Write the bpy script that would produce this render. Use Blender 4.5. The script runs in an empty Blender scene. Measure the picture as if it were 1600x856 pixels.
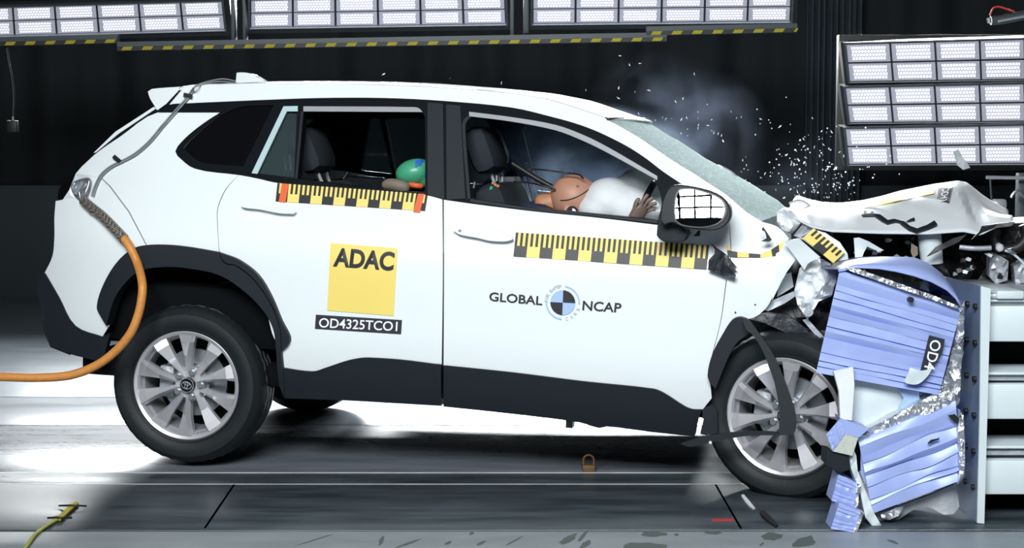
import bpy, bmesh, math, random
from mathutils import Vector, Matrix, noise
from mathutils.geometry import delaunay_2d_cdt
random.seed(7)
SC = bpy.context.scene
COL = SC.collection

# ------------------------------------------------------------------ camera, light, exposure
FPX = 2409.0
CAM = Vector((0.0, -6.6, 1.35))
PITCH = math.atan((428 - 245) / FPX)
cd = bpy.data.cameras.new('camera'); cam = bpy.data.objects.new('camera', cd); COL.objects.link(cam)
cd.sensor_width = 36.0; cd.lens = 36.0 * FPX / 1600.0
cam.location = CAM; cam.rotation_euler = (math.pi / 2 - PITCH, 0, 0)
cd.clip_end = 100
SC.camera = cam
SC.view_settings.view_transform = 'Standard'
SC.view_settings.look = 'None'
SC.view_settings.exposure = 0.0
SC.view_settings.gamma = 1.0
SC.view_settings.use_curve_mapping = False
SC.cycles.use_denoising = True
SC.cycles.max_bounces = 8
SC.cycles.volume_bounces = 3
SC.cycles.transparent_max_bounces = 12
SC.cycles.sample_clamp_indirect = 4.0
w = bpy.data.worlds.new('hall_dark'); SC.world = w; w.use_nodes = True
w.node_tree.nodes['Background'].inputs[0].default_value = (0.30, 0.42, 0.5, 1)
w.node_tree.nodes['Background'].inputs[1].default_value = 0.02

def area(name, loc, target, sx, sy, power, color=(0.95, 0.985, 1.0), spread=180):
    l = bpy.data.lights.new(name, 'AREA'); l.shape = 'RECTANGLE'; l.size = sx; l.size_y = sy
    l.energy = power; l.color = color; l.spread = math.radians(spread)
    o = bpy.data.objects.new(name, l); COL.objects.link(o)
    o.location = loc
    d = Vector(target) - Vector(loc)
    o.rotation_euler = d.to_track_quat('-Z', 'Y').to_euler()
    return o
# the big flood light rig behind the camera (its modules show in the door mirror)
RIG_C = Vector((-1.0, -7.6, 4.7)); RIG_T = Vector((0.0, -0.4, 0.7))
rq = (RIG_T - RIG_C).to_track_quat('-Z', 'Y')
for i in range(5):
    for j in range(4):
        p = RIG_C + rq @ Vector(((i - 2) * 0.78, (j - 1.5) * 0.55, 0))
        area('flood_light', p, p + (RIG_T - RIG_C), 0.675, 0.455, 23, spread=130)
# unseen area lights added by the back wall for the LED banks' floor light
for i in range(4):
    area('added_back_light', (-3.6 + 2.4 * i, 6.8, 2.9), (-3.0 + 2.0 * i, 0.5, 0), 1.9, 0.35, (48, 115, 130, 130)[i], spread=70)

area('added_back_light', (1.1, 4.1, 3.1), (0.8, 0.7, 1.2), 2.0, 0.35, 62, spread=70)  # added out of view behind the car to light the cabin smoke
# ------------------------------------------------------------------ maths
FWD = Vector((0, math.cos(PITCH), -math.sin(PITCH))); UPV = Vector((0, math.sin(PITCH), math.cos(PITCH))); RGT = Vector((1, 0, 0))
def ray(px, py): return FWD + RGT * ((px - 800) / FPX) - UPV * ((py - 428) / FPX)
def at(px, py, Y):
    d = ray(px, py); return CAM + d * ((Y - CAM.y) / d.y)
def onz(px, py, z=0.0):
    d = ray(px, py); return CAM + d * ((z - CAM.z) / d.z)

YAW, TILT = math.radians(11.5), math.radians(2.2)
cu = Vector((math.cos(YAW) * math.cos(TILT), -math.sin(YAW) * math.cos(TILT), -math.sin(TILT)))
cv = Vector((math.sin(YAW), math.cos(YAW), 0)); cw = cu.cross(cv)
RC = Matrix((cu, cv, cw)).transposed().to_4x4()
HUB_R = at(291, 602, 0.02)
CARM = Matrix.Translation(HUB_R - RC @ Vector((0, 0.05, 0.345))) @ RC
CARI = CARM.inverted()
ID = Matrix.Identity(4)
W = 1.825

def S(u, w):
    v = 0.0
    if w < 0.65: v += 0.09 * ((0.65 - w) / 0.4) ** 2
    t = w - 0.98
    v += 0.46 * (math.sqrt(t * t + 0.0025) + t) / 2
    r = -0.15 - u
    if r > 0: v += 0.42 * r * r
    f = u - 2.25
    if f > 0: v += 0.30 * f * f
    return v
def hit(px, py, surf=S, off=0.0, inv=None):
    """pixel -> point on the depth surface v = surf(u,w)+off of a frame (default: the car)"""
    inv = inv or CARI
    o = inv @ CAM; d = inv.to_3x3() @ ray(px, py)
    v = 0.0
    for _ in range(14):
        p = o + d * ((v - o.y) / d.y)
        v = surf(p.x, p.z) + off
    return o + d * ((v - o.y) / d.y)
def flat(v0): return lambda u, w: v0
def crumple(v0, amp, sc=6.0, seed=0, su=0.0, sw=0.0, u0=0, w0=0):
    def f(u, w):
        n = noise.noise(Vector((u * sc, seed * 3.1, w * sc))) + 0.5 * noise.noise(Vector((u * sc * 2.3, seed * 1.7 + 9, w * sc * 2.3)))
        return v0 + su * (u - u0) + sw * (w - w0) + amp * n
    return f

# ------------------------------------------------------------------ materials
def mat(name, color, rough=0.5, metal=0.0, var=0.06, vs=8.0, bump=0.0, bs=60.0, coat=0.0, spec=0.5, emit=None, es=1.0, alpha=1.0):
    m = bpy.data.materials.new(name); m.use_nodes = True
    nt = m.node_tree; b = nt.nodes['Principled BSDF']
    tc = nt.nodes.new('ShaderNodeTexCoord'); nz = nt.nodes.new('ShaderNodeTexNoise')
    nz.inputs['Scale'].default_value = vs; nz.inputs['Detail'].default_value = 4
    nt.links.new(tc.outputs['Object'], nz.inputs['Vector'])
    mx = nt.nodes.new('ShaderNodeMix'); mx.data_type = 'RGBA'
    c = color
    mx.inputs[6].default_value = (c[0] * (1 - var), c[1] * (1 - var), c[2] * (1 - var), 1)
    mx.inputs[7].default_value = (min(1, c[0] * (1 + var)), min(1, c[1] * (1 + var)), min(1, c[2] * (1 + var)), 1)
    nt.links.new(nz.outputs['Fac'], mx.inputs[0]); nt.links.new(mx.outputs[2], b.inputs['Base Color'])
    b.inputs['Roughness'].default_value = rough; b.inputs['Metallic'].default_value = metal
    b.inputs['Coat Weight'].default_value = coat; b.inputs['Coat Roughness'].default_value = 0.04
    b.inputs['Specular IOR Level'].default_value = spec
    b.inputs['Alpha'].default_value = alpha
    if emit:
        b.inputs['Emission Color'].default_value = (*emit, 1); b.inputs['Emission Strength'].default_value = es
    if bump:
        n2 = nt.nodes.new('ShaderNodeTexNoise'); n2.inputs['Scale'].default_value = bs; n2.inputs['Detail'].default_value = 5
        nt.links.new(tc.outputs['Object'], n2.inputs['Vector'])
        bp = nt.nodes.new('ShaderNodeBump'); bp.inputs['Strength'].default_value = bump; bp.inputs['Distance'].default_value = 0.02
        nt.links.new(n2.outputs['Fac'], bp.inputs['Height']); nt.links.new(bp.outputs['Normal'], b.inputs['Normal'])
    return m
M = {}
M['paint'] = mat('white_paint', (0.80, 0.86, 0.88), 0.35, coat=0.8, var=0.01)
M['paint_hood'] = mat('dimmed_bonnet_paint', (0.62, 0.66, 0.69), 0.55, var=0.01, spec=0.2)  # body white made darker here to offset the strong back lights
M['paint_torn'] = mat('torn_white_sheet', (0.78, 0.82, 0.85), 0.4, var=0.05, bump=0.15, bs=14)
M['clad'] = mat('black_cladding', (0.014, 0.019, 0.024), 0.5, bump=0.05, bs=300, spec=0.22)
M['black'] = mat('gloss_black_trim', (0.007, 0.009, 0.012), 0.25, spec=0.2)
M['dark'] = mat('dark_interior', (0.005, 0.006, 0.007), 0.9, spec=0.05)
M['seat'] = mat('dark_seat_cloth', (0.022, 0.027, 0.035), 0.8, bump=0.1, bs=200, spec=0.2)
M['chrome'] = mat('bright_trim', (0.75, 0.78, 0.82), 0.2, metal=0.6)
M['rubber'] = mat('tyre_rubber', (0.013, 0.017, 0.020), 0.55, bump=0.06, bs=90, spec=0.3)
M['alloy'] = mat('silver_alloy', (0.66, 0.66, 0.69), 0.34, metal=0.55, var=0.03)
M['steel'] = mat('raw_steel', (0.40, 0.43, 0.46), 0.35, metal=0.8, var=0.15, vs=20)
M['greymetal'] = mat('grey_crumpled_metal', (0.45, 0.48, 0.52), 0.45, metal=0.3, var=0.25, vs=14, bump=0.4, bs=18)
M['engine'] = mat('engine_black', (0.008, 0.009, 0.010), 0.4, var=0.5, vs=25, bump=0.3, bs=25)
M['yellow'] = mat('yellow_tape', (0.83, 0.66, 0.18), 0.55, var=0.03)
M['sticker_yellow'] = mat('yellow_sticker', (0.84, 0.66, 0.16), 0.55, var=0.02)
M['tapeblack'] = mat('black_tape', (0.012, 0.013, 0.014), 0.5)
M['tapered'] = mat('red_orange_tape', (0.75, 0.12, 0.03), 0.5)
M['ink'] = mat('black_ink', (0.012, 0.014, 0.02), 0.5)
M['label'] = mat('dark_label', (0.02, 0.022, 0.035), 0.5)
M['white'] = mat('white_ink', (0.85, 0.87, 0.9), 0.5)
M['logoblue'] = mat('light_blue_ink', (0.36, 0.52, 0.84), 0.5, var=0.01)
M['logogrey'] = mat('grey_ink', (0.45, 0.49, 0.55), 0.5, var=0.01)
M['orange'] = mat('orange_rubber', (0.62, 0.25, 0.055), 0.5, var=0.25, vs=40)
M['skin'] = mat('dummy_vinyl', (0.44, 0.225, 0.15), 0.5, var=0.08, vs=20)
M['neck'] = mat('dummy_neck', (0.46, 0.21, 0.10), 0.5, var=0.1)
M['hand'] = mat('dummy_hand', (0.20, 0.14, 0.12), 0.55, var=0.15)
M['airbag'] = mat('airbag_cloth', (0.74, 0.78, 0.80), 0.8, bump=0.15, bs=25)
M['green'] = mat('green_head', (0.06, 0.36, 0.20), 0.35)
M['blue'] = mat('blue_patch', (0.03, 0.14, 0.55), 0.4)
M['taupe'] = mat('taupe_vinyl', (0.20, 0.16, 0.13), 0.6)
M['navy'] = mat('navy_cloth', (0.02, 0.03, 0.07), 0.8)
M['lav'] = mat('lavender_sheet', (0.37, 0.46, 0.83), 0.42, metal=0.15, var=0.08, vs=7)
M['silver'] = mat('bare_aluminium', (0.72, 0.74, 0.76), 0.3, metal=0.9, var=0.2, vs=30, bump=0.9, bs=30)
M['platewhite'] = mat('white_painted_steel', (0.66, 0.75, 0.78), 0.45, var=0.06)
M['plateblue'] = mat('blue_grey_plate', (0.16, 0.22, 0.33), 0.4, metal=0.3, var=0.3, vs=9)
M['wire'] = mat('black_wire', (0.01, 0.01, 0.012), 0.5)
M['grywire'] = mat('grey_wire', (0.22, 0.25, 0.28), 0.5)
M['housing'] = mat('lamp_housing', (0.012, 0.014, 0.016), 0.5)
M['frame'] = mat('lamp_frame', (0.06, 0.075, 0.085), 0.45)
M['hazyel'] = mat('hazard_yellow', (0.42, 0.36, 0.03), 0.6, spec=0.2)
M['shard'] = mat('glass_shard', (0.85, 0.9, 0.95), 0.15, spec=1.0)
M['redmark'] = mat('red_mark', (0.6, 0.04, 0.03), 0.5)
M['mirror'] = mat('mirror_glass', (0.93, 0.93, 0.97), 0.0, metal=1.0, var=0.0)
M['olive'] = mat('olive_stain', (0.10, 0.13, 0.12), 0.6)
M['brown'] = mat('brown_wood', (0.12, 0.06, 0.02), 0.6)
M['yelwire'] = mat('yellow_green_wire', (0.45, 0.47, 0.10), 0.5)
M['gauze'] = mat('dark_tear', (0.015, 0.018, 0.024), 0.45, bump=0.3, bs=40)

def glass(name, color, rough, trans, crack=False):
    m = bpy.data.materials.new(name); m.use_nodes = True; nt = m.node_tree
    b = nt.nodes['Principled BSDF']; out = nt.nodes['Material Output']
    b.inputs['Base Color'].default_value = (*color, 1); b.inputs['Roughness'].default_value = rough
    b.inputs['Specular IOR Level'].default_value = 0.0 if crack else 0.5
    t = nt.nodes.new('ShaderNodeBsdfTransparent'); t.inputs[0].default_value = (0.84, 0.90, 0.91, 1)
    mx = nt.nodes.new('ShaderNodeMixShader')
    nt.links.new(t.outputs[0], mx.inputs[2]); nt.links.new(b.outputs[0], mx.inputs[1]); nt.links.new(mx.outputs[0], out.inputs[0])
    mx.inputs[0].default_value = trans
    if crack:
        tc = nt.nodes.new('ShaderNodeTexCoord')
        v = nt.nodes.new('ShaderNodeTexVoronoi'); v.feature = 'DISTANCE_TO_EDGE'; v.inputs['Scale'].default_value = 26
        nt.links.new(tc.outputs['Object'], v.inputs['Vector'])
        r = nt.nodes.new('ShaderNodeValToRGB'); r.color_ramp.elements[0].position = 0.0; r.color_ramp.elements[0].color = (0.05, 0.05, 0.05, 1)
        r.color_ramp.elements[1].position = 0.10; r.color_ramp.elements[1].color = (trans, trans, trans, 1)
        nt.links.new(v.outputs['Distance'], r.inputs[0]); nt.links.new(r.outputs[0], mx.inputs[0])
    return m
M['windshield'] = glass('shattered_glass', (0.62, 0.76, 0.76), 0.5, 0.30, True)
M['farglass'] = glass('thin_glass', (0.10, 0.14, 0.15), 0.05, 0.80)
M['privacy'] = mat('privacy_glass', (0.004, 0.004, 0.005), 0.12)
M['ventglass'] = glass('vent_glass', (0.02, 0.02, 0.025), 0.05, 0.5)

def braid():
    m = mat('steel_braid', (0.32, 0.30, 0.28), 0.4, metal=0.7); nt = m.node_tree; b = nt.nodes['Principled BSDF']
    tc = nt.nodes.new('ShaderNodeTexCoord'); c = nt.nodes.new('ShaderNodeTexChecker'); c.inputs['Scale'].default_value = 130
    c.inputs[1].default_value = (0.55, 0.53, 0.50, 1); c.inputs[2].default_value = (0.16, 0.12, 0.09, 1)
    nt.links.new(tc.outputs['Object'], c.inputs['Vector']); nt.links.new(c.outputs[0], b.inputs['Base Color'])
    return m
M['braid'] = braid()

def led_mat():
    m = bpy.data.materials.new('led_lens'); m.use_nodes = True; nt = m.node_tree
    b = nt.nodes['Principled BSDF']; b.inputs['Base Color'].default_value = (0.3, 0.3, 0.38, 1); b.inputs['Roughness'].default_value = 0.3
    uv = nt.nodes.new('ShaderNodeUVMap')
    sep = nt.nodes.new('ShaderNodeSeparateXYZ'); nt.links.new(uv.outputs[0], sep.inputs[0])
    def mth(op, a, bb=None, c=None):
        n = nt.nodes.new('ShaderNodeMath'); n.operation = op
        for i, x in enumerate((a, bb, c)):
            if x is None: continue
            if isinstance(x, (int, float)): n.inputs[i].default_value = x
            else: nt.links.new(x, n.inputs[i])
        return n.outputs[0]
    X, Y = sep.outputs[0], sep.outputs[1]
    ys = mth('MULTIPLY', mth('SUBTRACT', Y, 0.10), 4 / 0.80)
    row = mth('FLOOR', ys); fy = mth('SUBTRACT', mth('SUBTRACT', ys, row), 0.5)
    odd = mth('MULTIPLY', mth('MODULO', row, 2.0), 0.5)
    xs = mth('ADD', mth('MULTIPLY', mth('SUBTRACT', X, 0.10), 11 / 0.80), odd)
    fx = mth('SUBTRACT', mth('FRACT', xs), 0.5)
    d = mth('SQRT', mth('ADD', mth('MULTIPLY', fx, fx), mth('MULTIPLY', fy, fy)))
    dot = nt.nodes.new('ShaderNodeMapRange'); dot.inputs['From Min'].default_value = 0.44; dot.inputs['From Max'].default_value = 0.24
    nt.links.new(d, dot.inputs['Value'])
    ax = mth('SUBTRACT', 0.40, mth('ABSOLUTE', mth('SUBTRACT', X, 0.5))); ay = mth('SUBTRACT', 0.40, mth('ABSOLUTE', mth('SUBTRACT', Y, 0.5)))
    inside = mth('MULTIPLY', mth('GREATER_THAN', ax, 0.0), mth('GREATER_THAN', ay, 0.0))
    base = mth('ADD', mth('MULTIPLY', inside, 0.20), 0.24)
    st = mth('ADD', mth('MULTIPLY', mth('MULTIPLY', dot.outputs[0], inside), LED_S), base)
    nt.links.new(st, b.inputs['Emission Strength']); b.inputs['Emission Color'].default_value = (0.86, 0.88, 1.0, 1)
    return m
LED_S = 1.8
M['led'] = led_mat()

def stripes_lav():
    m = mat('pleated_lavender_sheet', (0.37, 0.46, 0.83), 0.4, metal=0.15); return m

# ------------------------------------------------------------------ object helpers
def tag(o, label=None, cat=None, group=None, kind=None):
    if label: o['label'] = label
    if cat: o['category'] = cat
    if group: o['group'] = group
    if kind: o['kind'] = kind
    return o
def link(name, me, mats, parent=None, smooth=35):
    o = bpy.data.objects.new(name, me); COL.objects.link(o)
    for m in (mats if isinstance(mats, (list, tuple)) else [mats]): me.materials.append(m)
    if smooth:
        for p in me.polygons: p.use_smooth = True
        me.set_sharp_from_angle(angle=math.radians(smooth))
    if parent is not None:
        o.parent = parent
        if parent.name in PINV: o.matrix_parent_inverse = PINV[parent.name]
    return o
PINV = {}
def base(name, loc, **k):
    """an Empty at a thing's base whose parts are given in world coordinates"""
    o = empty(name, Matrix.Translation(Vector(loc)), **k); PINV[o.name] = Matrix.Translation(-Vector(loc)); return o
def bobj(name, bm, mats, parent=None, smooth=35):
    bmesh.ops.recalc_face_normals(bm, faces=bm.faces[:])
    me = bpy.data.meshes.new(name); bm.to_mesh(me); bm.free()
    return link(name, me, mats, parent, smooth)
def empty(name, M4=None, **k):
    o = bpy.data.objects.new(name, None); COL.objects.link(o); o.empty_display_size = 0.1
    if M4 is not None: o.matrix_world = M4
    return tag(o, **k)

def curve_px(pts, closed=True, n=4, corner=42):
    """densify a pixel polygon: Catmull-Rom through gentle bends, straight at corners"""
    P = [Vector((p[0], p[1])) for p in pts]; N = len(P); out = []
    def is_corner(i):
        if not closed and i in (0, N - 1): return True
        a = P[i] - P[i - 1]; b = P[(i + 1) % N] - P[i]
        if a.length < 1e-6 or b.length < 1e-6: return True
        return abs(math.degrees(a.angle(b, 0))) > corner
    C = [is_corner(i) for i in range(N)]
    for i in range(N if closed else N - 1):
        p1, p2 = P[i], P[(i + 1) % N]; L = (p2 - p1).length
        t1 = (p2 - p1) if C[i] else (p2 - P[i - 1]).normalized() * L
        t2 = (p2 - p1) if C[(i + 1) % N] else (P[(i + 2) % N] - p1).normalized() * L
        k = max(1, min(n, int(L / 4)))
        for j in range(k):
            t = j / k
            h = p1 * (2 * t ** 3 - 3 * t * t + 1) + t1 * (t ** 3 - 2 * t * t + t) + p2 * (-2 * t ** 3 + 3 * t * t) + t2 * (t ** 3 - t * t)
            out.append((h.x, h.y))
    if not closed: out.append((P[-1].x, P[-1].y))
    return out
def inpoly(x, y, poly):
    c = False; j = len(poly) - 1
    for i in range(len(poly)):
        xi, yi = poly[i]; xj, yj = poly[j]
        if (yi > y) != (yj > y) and x < (xj - xi) * (y - yi) / (yj - yi) + xi: c = not c
        j = i
    return c
def shell2d(outer, holes, step):
    """triangulate a 2D polygon with holes, with inner grid points"""
    vs, es = [], []
    for loop in [outer] + holes:
        b = len(vs); vs += [Vector(p) for p in loop]
        es += [(b + i, b + (i + 1) % len(loop)) for i in range(len(loop))]
    x0 = min(p[0] for p in outer); x1 = max(p[0] for p in outer); y0 = min(p[1] for p in outer); y1 = max(p[1] for p in outer)
    nx = int((x1 - x0) / step); ny = int((y1 - y0) / step)
    bnd = [Vector(p) for p in outer] + [Vector(p) for h in holes for p in h]
    for i in range(1, nx + 1):
        for j in range(1, ny + 1):
            x = x0 + (i + (0.5 if j % 2 else 0)) * step; y = y0 + j * step
            if inpoly(x, y, outer) and not any(inpoly(x, y, h) for h in holes):
                q = Vector((x, y))
                if min((q - b).length_squared for b in bnd) > (0.35 * step) ** 2: vs.append(q)
    ov, oe, of, _, _, _ = delaunay_2d_cdt(vs, es, [], 0, 1e-6)
    tris = []
    for f in of:
        cx = sum(ov[i].x for i in f) / len(f); cy = sum(ov[i].y for i in f) / len(f)
        if inpoly(cx, cy, outer) and not any(inpoly(cx, cy, h) for h in holes): tris.append(f)
    return [(v.x, v.y) for v in ov], tris
def shell_bm(uw, tris, f3, g3):
    """front sheet f3(u,w), back sheet g3(u,w), walls round the borders"""
    bm = bmesh.new(); used = sorted({i for t in tris for i in t}); mp = {i: k for k, i in enumerate(used)}
    A = [bm.verts.new(f3(*uw[i])) for i in used]; B = [bm.verts.new(g3(*uw[i])) for i in used]
    edges = {}
    for t in tris:
        t = [mp[i] for i in t]
        try:
            bm.faces.new([A[i] for i in t]); bm.faces.new([B[i] for i in reversed(t)])
        except ValueError: continue
        for a, b in zip(t, t[1:] + t[:1]):
            edges[(a, b)] = edges.get((a, b), 0) + 1
    for (a, b) in edges:
        if (b, a) not in edges:
            try: bm.faces.new((A[b], A[a], B[a], B[b]))
            except ValueError: pass
    return bm
def panel(name, px, m, parent, surf=S, off=0.0, th=0.012, holes=(), step=0.05, frame=None, mirror=False, smooth=35, corner=42, crv=True, smats=None):
    inv = (frame or CARM).inverted()
    def cv2(pp):
        q = curve_px(pp, corner=corner) if crv else pp
        q2 = []
        for a, b in zip(q, q[1:] + q[:1]):
            k = max(1, int(math.hypot(b[0] - a[0], b[1] - a[1]) / 14))
            q2 += [(a[0] + (b[0] - a[0]) * t / k, a[1] + (b[1] - a[1]) * t / k) for t in range(k)]
        q = q2
        return [(h.x, h.z) for h in (hit(x, y, surf, off, inv) for x, y in q)]
    outer = cv2(px); hs = [cv2(h) for h in holes]
    uw, tris = shell2d(outer, hs, step)
    if mirror:
        f3 = lambda u, w_: (u, W - surf(u, w_) - off, w_); g3 = lambda u, w_: (u, W - surf(u, w_) - off - th, w_)
    else:
        f3 = lambda u, w_: (u, surf(u, w_) + off, w_); g3 = lambda u, w_: (u, surf(u, w_) + off + th, w_)
    return bobj(name, shell_bm(uw, tris, f3, g3), m, parent, smooth)
def both(name, px, m, parent, **k):
    panel(name, px, m, parent, **k)
    return panel(name, px, m, parent, mirror=True, **k)
def loft(name, rows, m, parent, th=0.0, smooth=40, closed=False):
    bm = bmesh.new(); G = [[bm.verts.new(p) for p in r] for r in rows]
    for a, b in zip(G, G[1:]):
        n = len(a)
        for i in range(n if closed else n - 1):
            try: bm.faces.new((a[i], a[(i + 1) % n], b[(i + 1) % n], b[i]))
            except ValueError: pass
    o = bobj(name, bm, m, parent, smooth)
    if th:
        md = o.modifiers.new('thick', 'SOLIDIFY'); md.thickness = th; md.offset = 0
    return o
def tube(bm, pts, r, n=8, cap=True, r2=None):
    pts = [Vector(p) for p in pts]; rings = []; a = None
    for i, p in enumerate(pts):
        d = (pts[min(i + 1, len(pts) - 1)] - pts[max(i - 1, 0)]).normalized()
        if a is None:
            a = d.cross(Vector((0.13, 0.21, 0.97)))
            if a.length < 1e-2: a = d.cross(Vector((1, 0, 0)))
        a = (a - d * a.dot(d)).normalized(); b = d.cross(a)
        rr = r if r2 is None else r + (r2 - r) * i / max(1, len(pts) - 1)
        rings.append([bm.verts.new(p + a * (rr * math.cos(2 * math.pi * k / n)) + b * (rr * math.sin(2 * math.pi * k / n))) for k in range(n)])
    for A, B in zip(rings, rings[1:]):
        for k in range(n): bm.faces.new((A[k], A[(k + 1) % n], B[(k + 1) % n], B[k]))
    if cap: bm.faces.new(list(reversed(rings[0]))); bm.faces.new(rings[-1])
def spline3(pts, n=8):
    P = [Vector(p) for p in pts]; out = []
    for i in range(len(P) - 1):
        p0, p1, p2, p3 = P[max(i - 1, 0)], P[i], P[i + 1], P[min(i + 2, len(P) - 1)]
        for j in range(n):
            t = j / n
            out.append(0.5 * (2 * p1 + (p2 - p0) * t + (2 * p0 - 5 * p1 + 4 * p2 - p3) * t * t + (3 * p1 - p0 - 3 * p2 + p3) * t ** 3))
    out.append(P[-1]); return out
def tube_obj(name, pts, r, m, parent=None, n=8, sub=8, r2=None):
    bm = bmesh.new(); tube(bm, spline3(pts, sub), r, n, r2=r2); return bobj(name, bm, m, parent, 60)
def box(bm, lo, hi, bev=0.0, mtx=None):
    r = bmesh.ops.create_cube(bm, size=1.0); vs = r['verts']
    for v in vs: v.co = Vector([lo[k] + (v.co[k] + 0.5) * (hi[k] - lo[k]) for k in range(3)])
    if bev:
        es = list({e for v in vs for e in v.link_edges})
        q = bmesh.ops.bevel(bm, geom=es, offset=bev, segments=2, affect='EDGES', profile=0.5); vs = list({v for f in q['faces'] for v in f.verts} | set(v for v in vs if v.is_valid))
    if mtx is not None:
        for v in vs: v.co = mtx @ v.co
    return vs
def box_obj(name, lo, hi, m, parent=None, bev=0.0, mtx=None):
    bm = bmesh.new(); box(bm, lo, hi, bev, mtx); return bobj(name, bm, m, parent, 30)
def cyl(bm, c, axis, r, h, n=20, r2=None):
    axis = Vector(axis).normalized()
    mt = Matrix.Translation(Vector(c)) @ axis.to_track_quat('Z', 'Y').to_matrix().to_4x4()
    bmesh.ops.create_cone(bm, cap_ends=True, segments=n, radius1=r, radius2=r if r2 is None else r2, depth=h, matrix=mt)
def ball(bm, c, r, seg=20, sc=(1, 1, 1), rot=None):
    mt = Matrix.Translation(Vector(c)) @ (rot.to_4x4() if rot else ID) @ Matrix.Diagonal((r * sc[0], r * sc[1], r * sc[2], 1))
    bmesh.ops.create_uvsphere(bm, u_segments=seg, v_segments=seg * 2 // 3, radius=1, matrix=mt)
def text2d(s, bold=0.0):
    c = bpy.data.curves.new('lettering', 'FONT'); c.body = s; c.size = 1; c.offset = bold; c.resolution_u = 4
    o = bpy.data.objects.new('lettering', c); COL.objects.link(o)
    dg = bpy.context.evaluated_depsgraph_get(); me = o.evaluated_get(dg).to_mesh()
    vs = [(v.co.x, v.co.y) for v in me.vertices]; fs = [tuple(p.vertices) for p in me.polygons]
    o.evaluated_get(dg).to_mesh_clear(); bpy.data.objects.remove(o); bpy.data.curves.remove(c)
    x0 = min(v[0] for v in vs); x1 = max(v[0] for v in vs); y0 = min(v[1] for v in vs); y1 = max(v[1] for v in vs)
    return [((x - x0) / (x1 - x0), (y - y0) / (y1 - y0)) for x, y in vs], fs
def decal_text(name, s, bl, br, tl, m, parent, bold=0.0, to3=None, label=None):
    """text box given by its bottom-left, bottom-right and top-left pixels"""
    vs, fs = text2d(s, bold); bm = bmesh.new()
    bl, br, tl = Vector(bl), Vector(br), Vector(tl)
    V = []
    for a, b in vs:
        p = bl + (br - bl) * a + (tl - bl) * b
        V.append(bm.verts.new(to3(p.x, p.y)))
    for f in fs:
        try: bm.faces.new([V[i] for i in f])
        except ValueError: pass
    o = bobj(name, bm, m, parent, 0)
    if label: o['label'] = label
    return o
def quad_grid(quads, name, mats, parent):
    """quads: list of (4 3D points, material index)"""
    bm = bmesh.new()
    for q, mi in quads:
        f = bm.faces.new([bm.verts.new(p) for p in q]); f.material_index = mi
    bmesh.ops.remove_doubles(bm, verts=bm.verts[:], dist=1e-5)
    return bobj(name, bm, mats, parent, 0)

# ------------------------------------------------------------------ the hall
def floor_mat(name, c1, c2, rough, sc=1.2, streak=6.0, scr=0.25):
    m = bpy.data.materials.new(name); m.use_nodes = True; nt = m.node_tree; b = nt.nodes['Principled BSDF']
    tc = nt.nodes.new('ShaderNodeTexCoord'); mp = nt.nodes.new('ShaderNodeMapping'); mp.inputs['Scale'].default_value = (1, streak, 1)
    nz = nt.nodes.new('ShaderNodeTexNoise'); nz.inputs['Scale'].default_value = sc; nz.inputs['Detail'].default_value = 7; nz.inputs['Roughness'].default_value = 0.62
    nt.links.new(tc.outputs['Object'], mp.inputs[0]); nt.links.new(mp.outputs[0], nz.inputs['Vector'])
    r = nt.nodes.new('ShaderNodeValToRGB'); r.color_ramp.elements[0].position = 0.32; r.color_ramp.elements[0].color = (*c1, 1)
    r.color_ramp.elements[1].position = 0.68; r.color_ramp.elements[1].color = (*c2, 1)
    nt.links.new(nz.outputs['Fac'], r.inputs[0]); nt.links.new(r.outputs[0], b.inputs['Base Color'])
    mr = nt.nodes.new('ShaderNodeMapRange'); mr.inputs['To Min'].default_value = rough - 0.08; mr.inputs['To Max'].default_value = rough + 0.10
    nt.links.new(nz.outputs['Fac'], mr.inputs['Value']); nt.links.new(mr.outputs[0], b.inputs['Roughness'])
    return m
M['concrete'] = floor_mat('grey_concrete', (0.34, 0.39, 0.42), (0.44, 0.49, 0.52), 0.45, 3.0, 2.0)
M['deck'] = floor_mat('pale_polished_deck', (0.15, 0.175, 0.20), (0.23, 0.26, 0.30), 0.30, 1.4, 5.0)
M['deckshade'] = floor_mat('shaded_polished_deck', (0.10, 0.12, 0.14), (0.18, 0.20, 0.23), 0.27, 1.4, 5.0)  # deck strip darkened to paint in the shade under the car
M['lane'] = floor_mat('dark_lane_steel', (0.020, 0.029, 0.036), (0.080, 0.105, 0.122), 0.40, 1.6, 5.0)
M['backfloor'] = floor_mat('smooth_grey_floor', (0.17, 0.21, 0.24), (0.22, 0.26, 0.29), 0.32, 2.0, 3.0)
M['slot'] = mat('dark_slot', (0.008, 0.009, 0.010), 0.5)
M['rail'] = mat('worn_steel_edge', (0.55, 0.58, 0.60), 0.4, metal=0.2, var=0.5, vs=6)
M['wall'] = mat('dark_wall_cloth', (0.010, 0.014, 0.017), 0.85, var=0.3, vs=1.5)
M['wallbase'] = mat('grey_wall_base', (0.030, 0.042, 0.048), 0.5, var=0.15, vs=3)
def gy(py): return onz(800, py).y
XL, XR, YB, YF = -9.0, 9.0, 8.2, -10.5
def struct(o): o['kind'] = 'structure'; return o
struct(box_obj('floor', (XL, YF, -0.35), (XR, YB + 0.4, -0.06), M['concrete']))
y1, y2, y3, y4, y5 = gy(828), gy(756), gy(738), gy(664), gy(620)
k = 0
def deck(lo, hi, m, z=0.0):
    global k; k += 1
    return struct(box_obj('floor_plate_%d' % k, (XL, lo, -0.059), (XR, hi, z), m, bev=0.004))
deck(YF, y1 - 0.022, M['concrete']); deck(y1 + 0.0, y2 - 0.006, M['lane']); deck(y2 + 0.004, y3 - 0.012, M['lane'])
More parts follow.
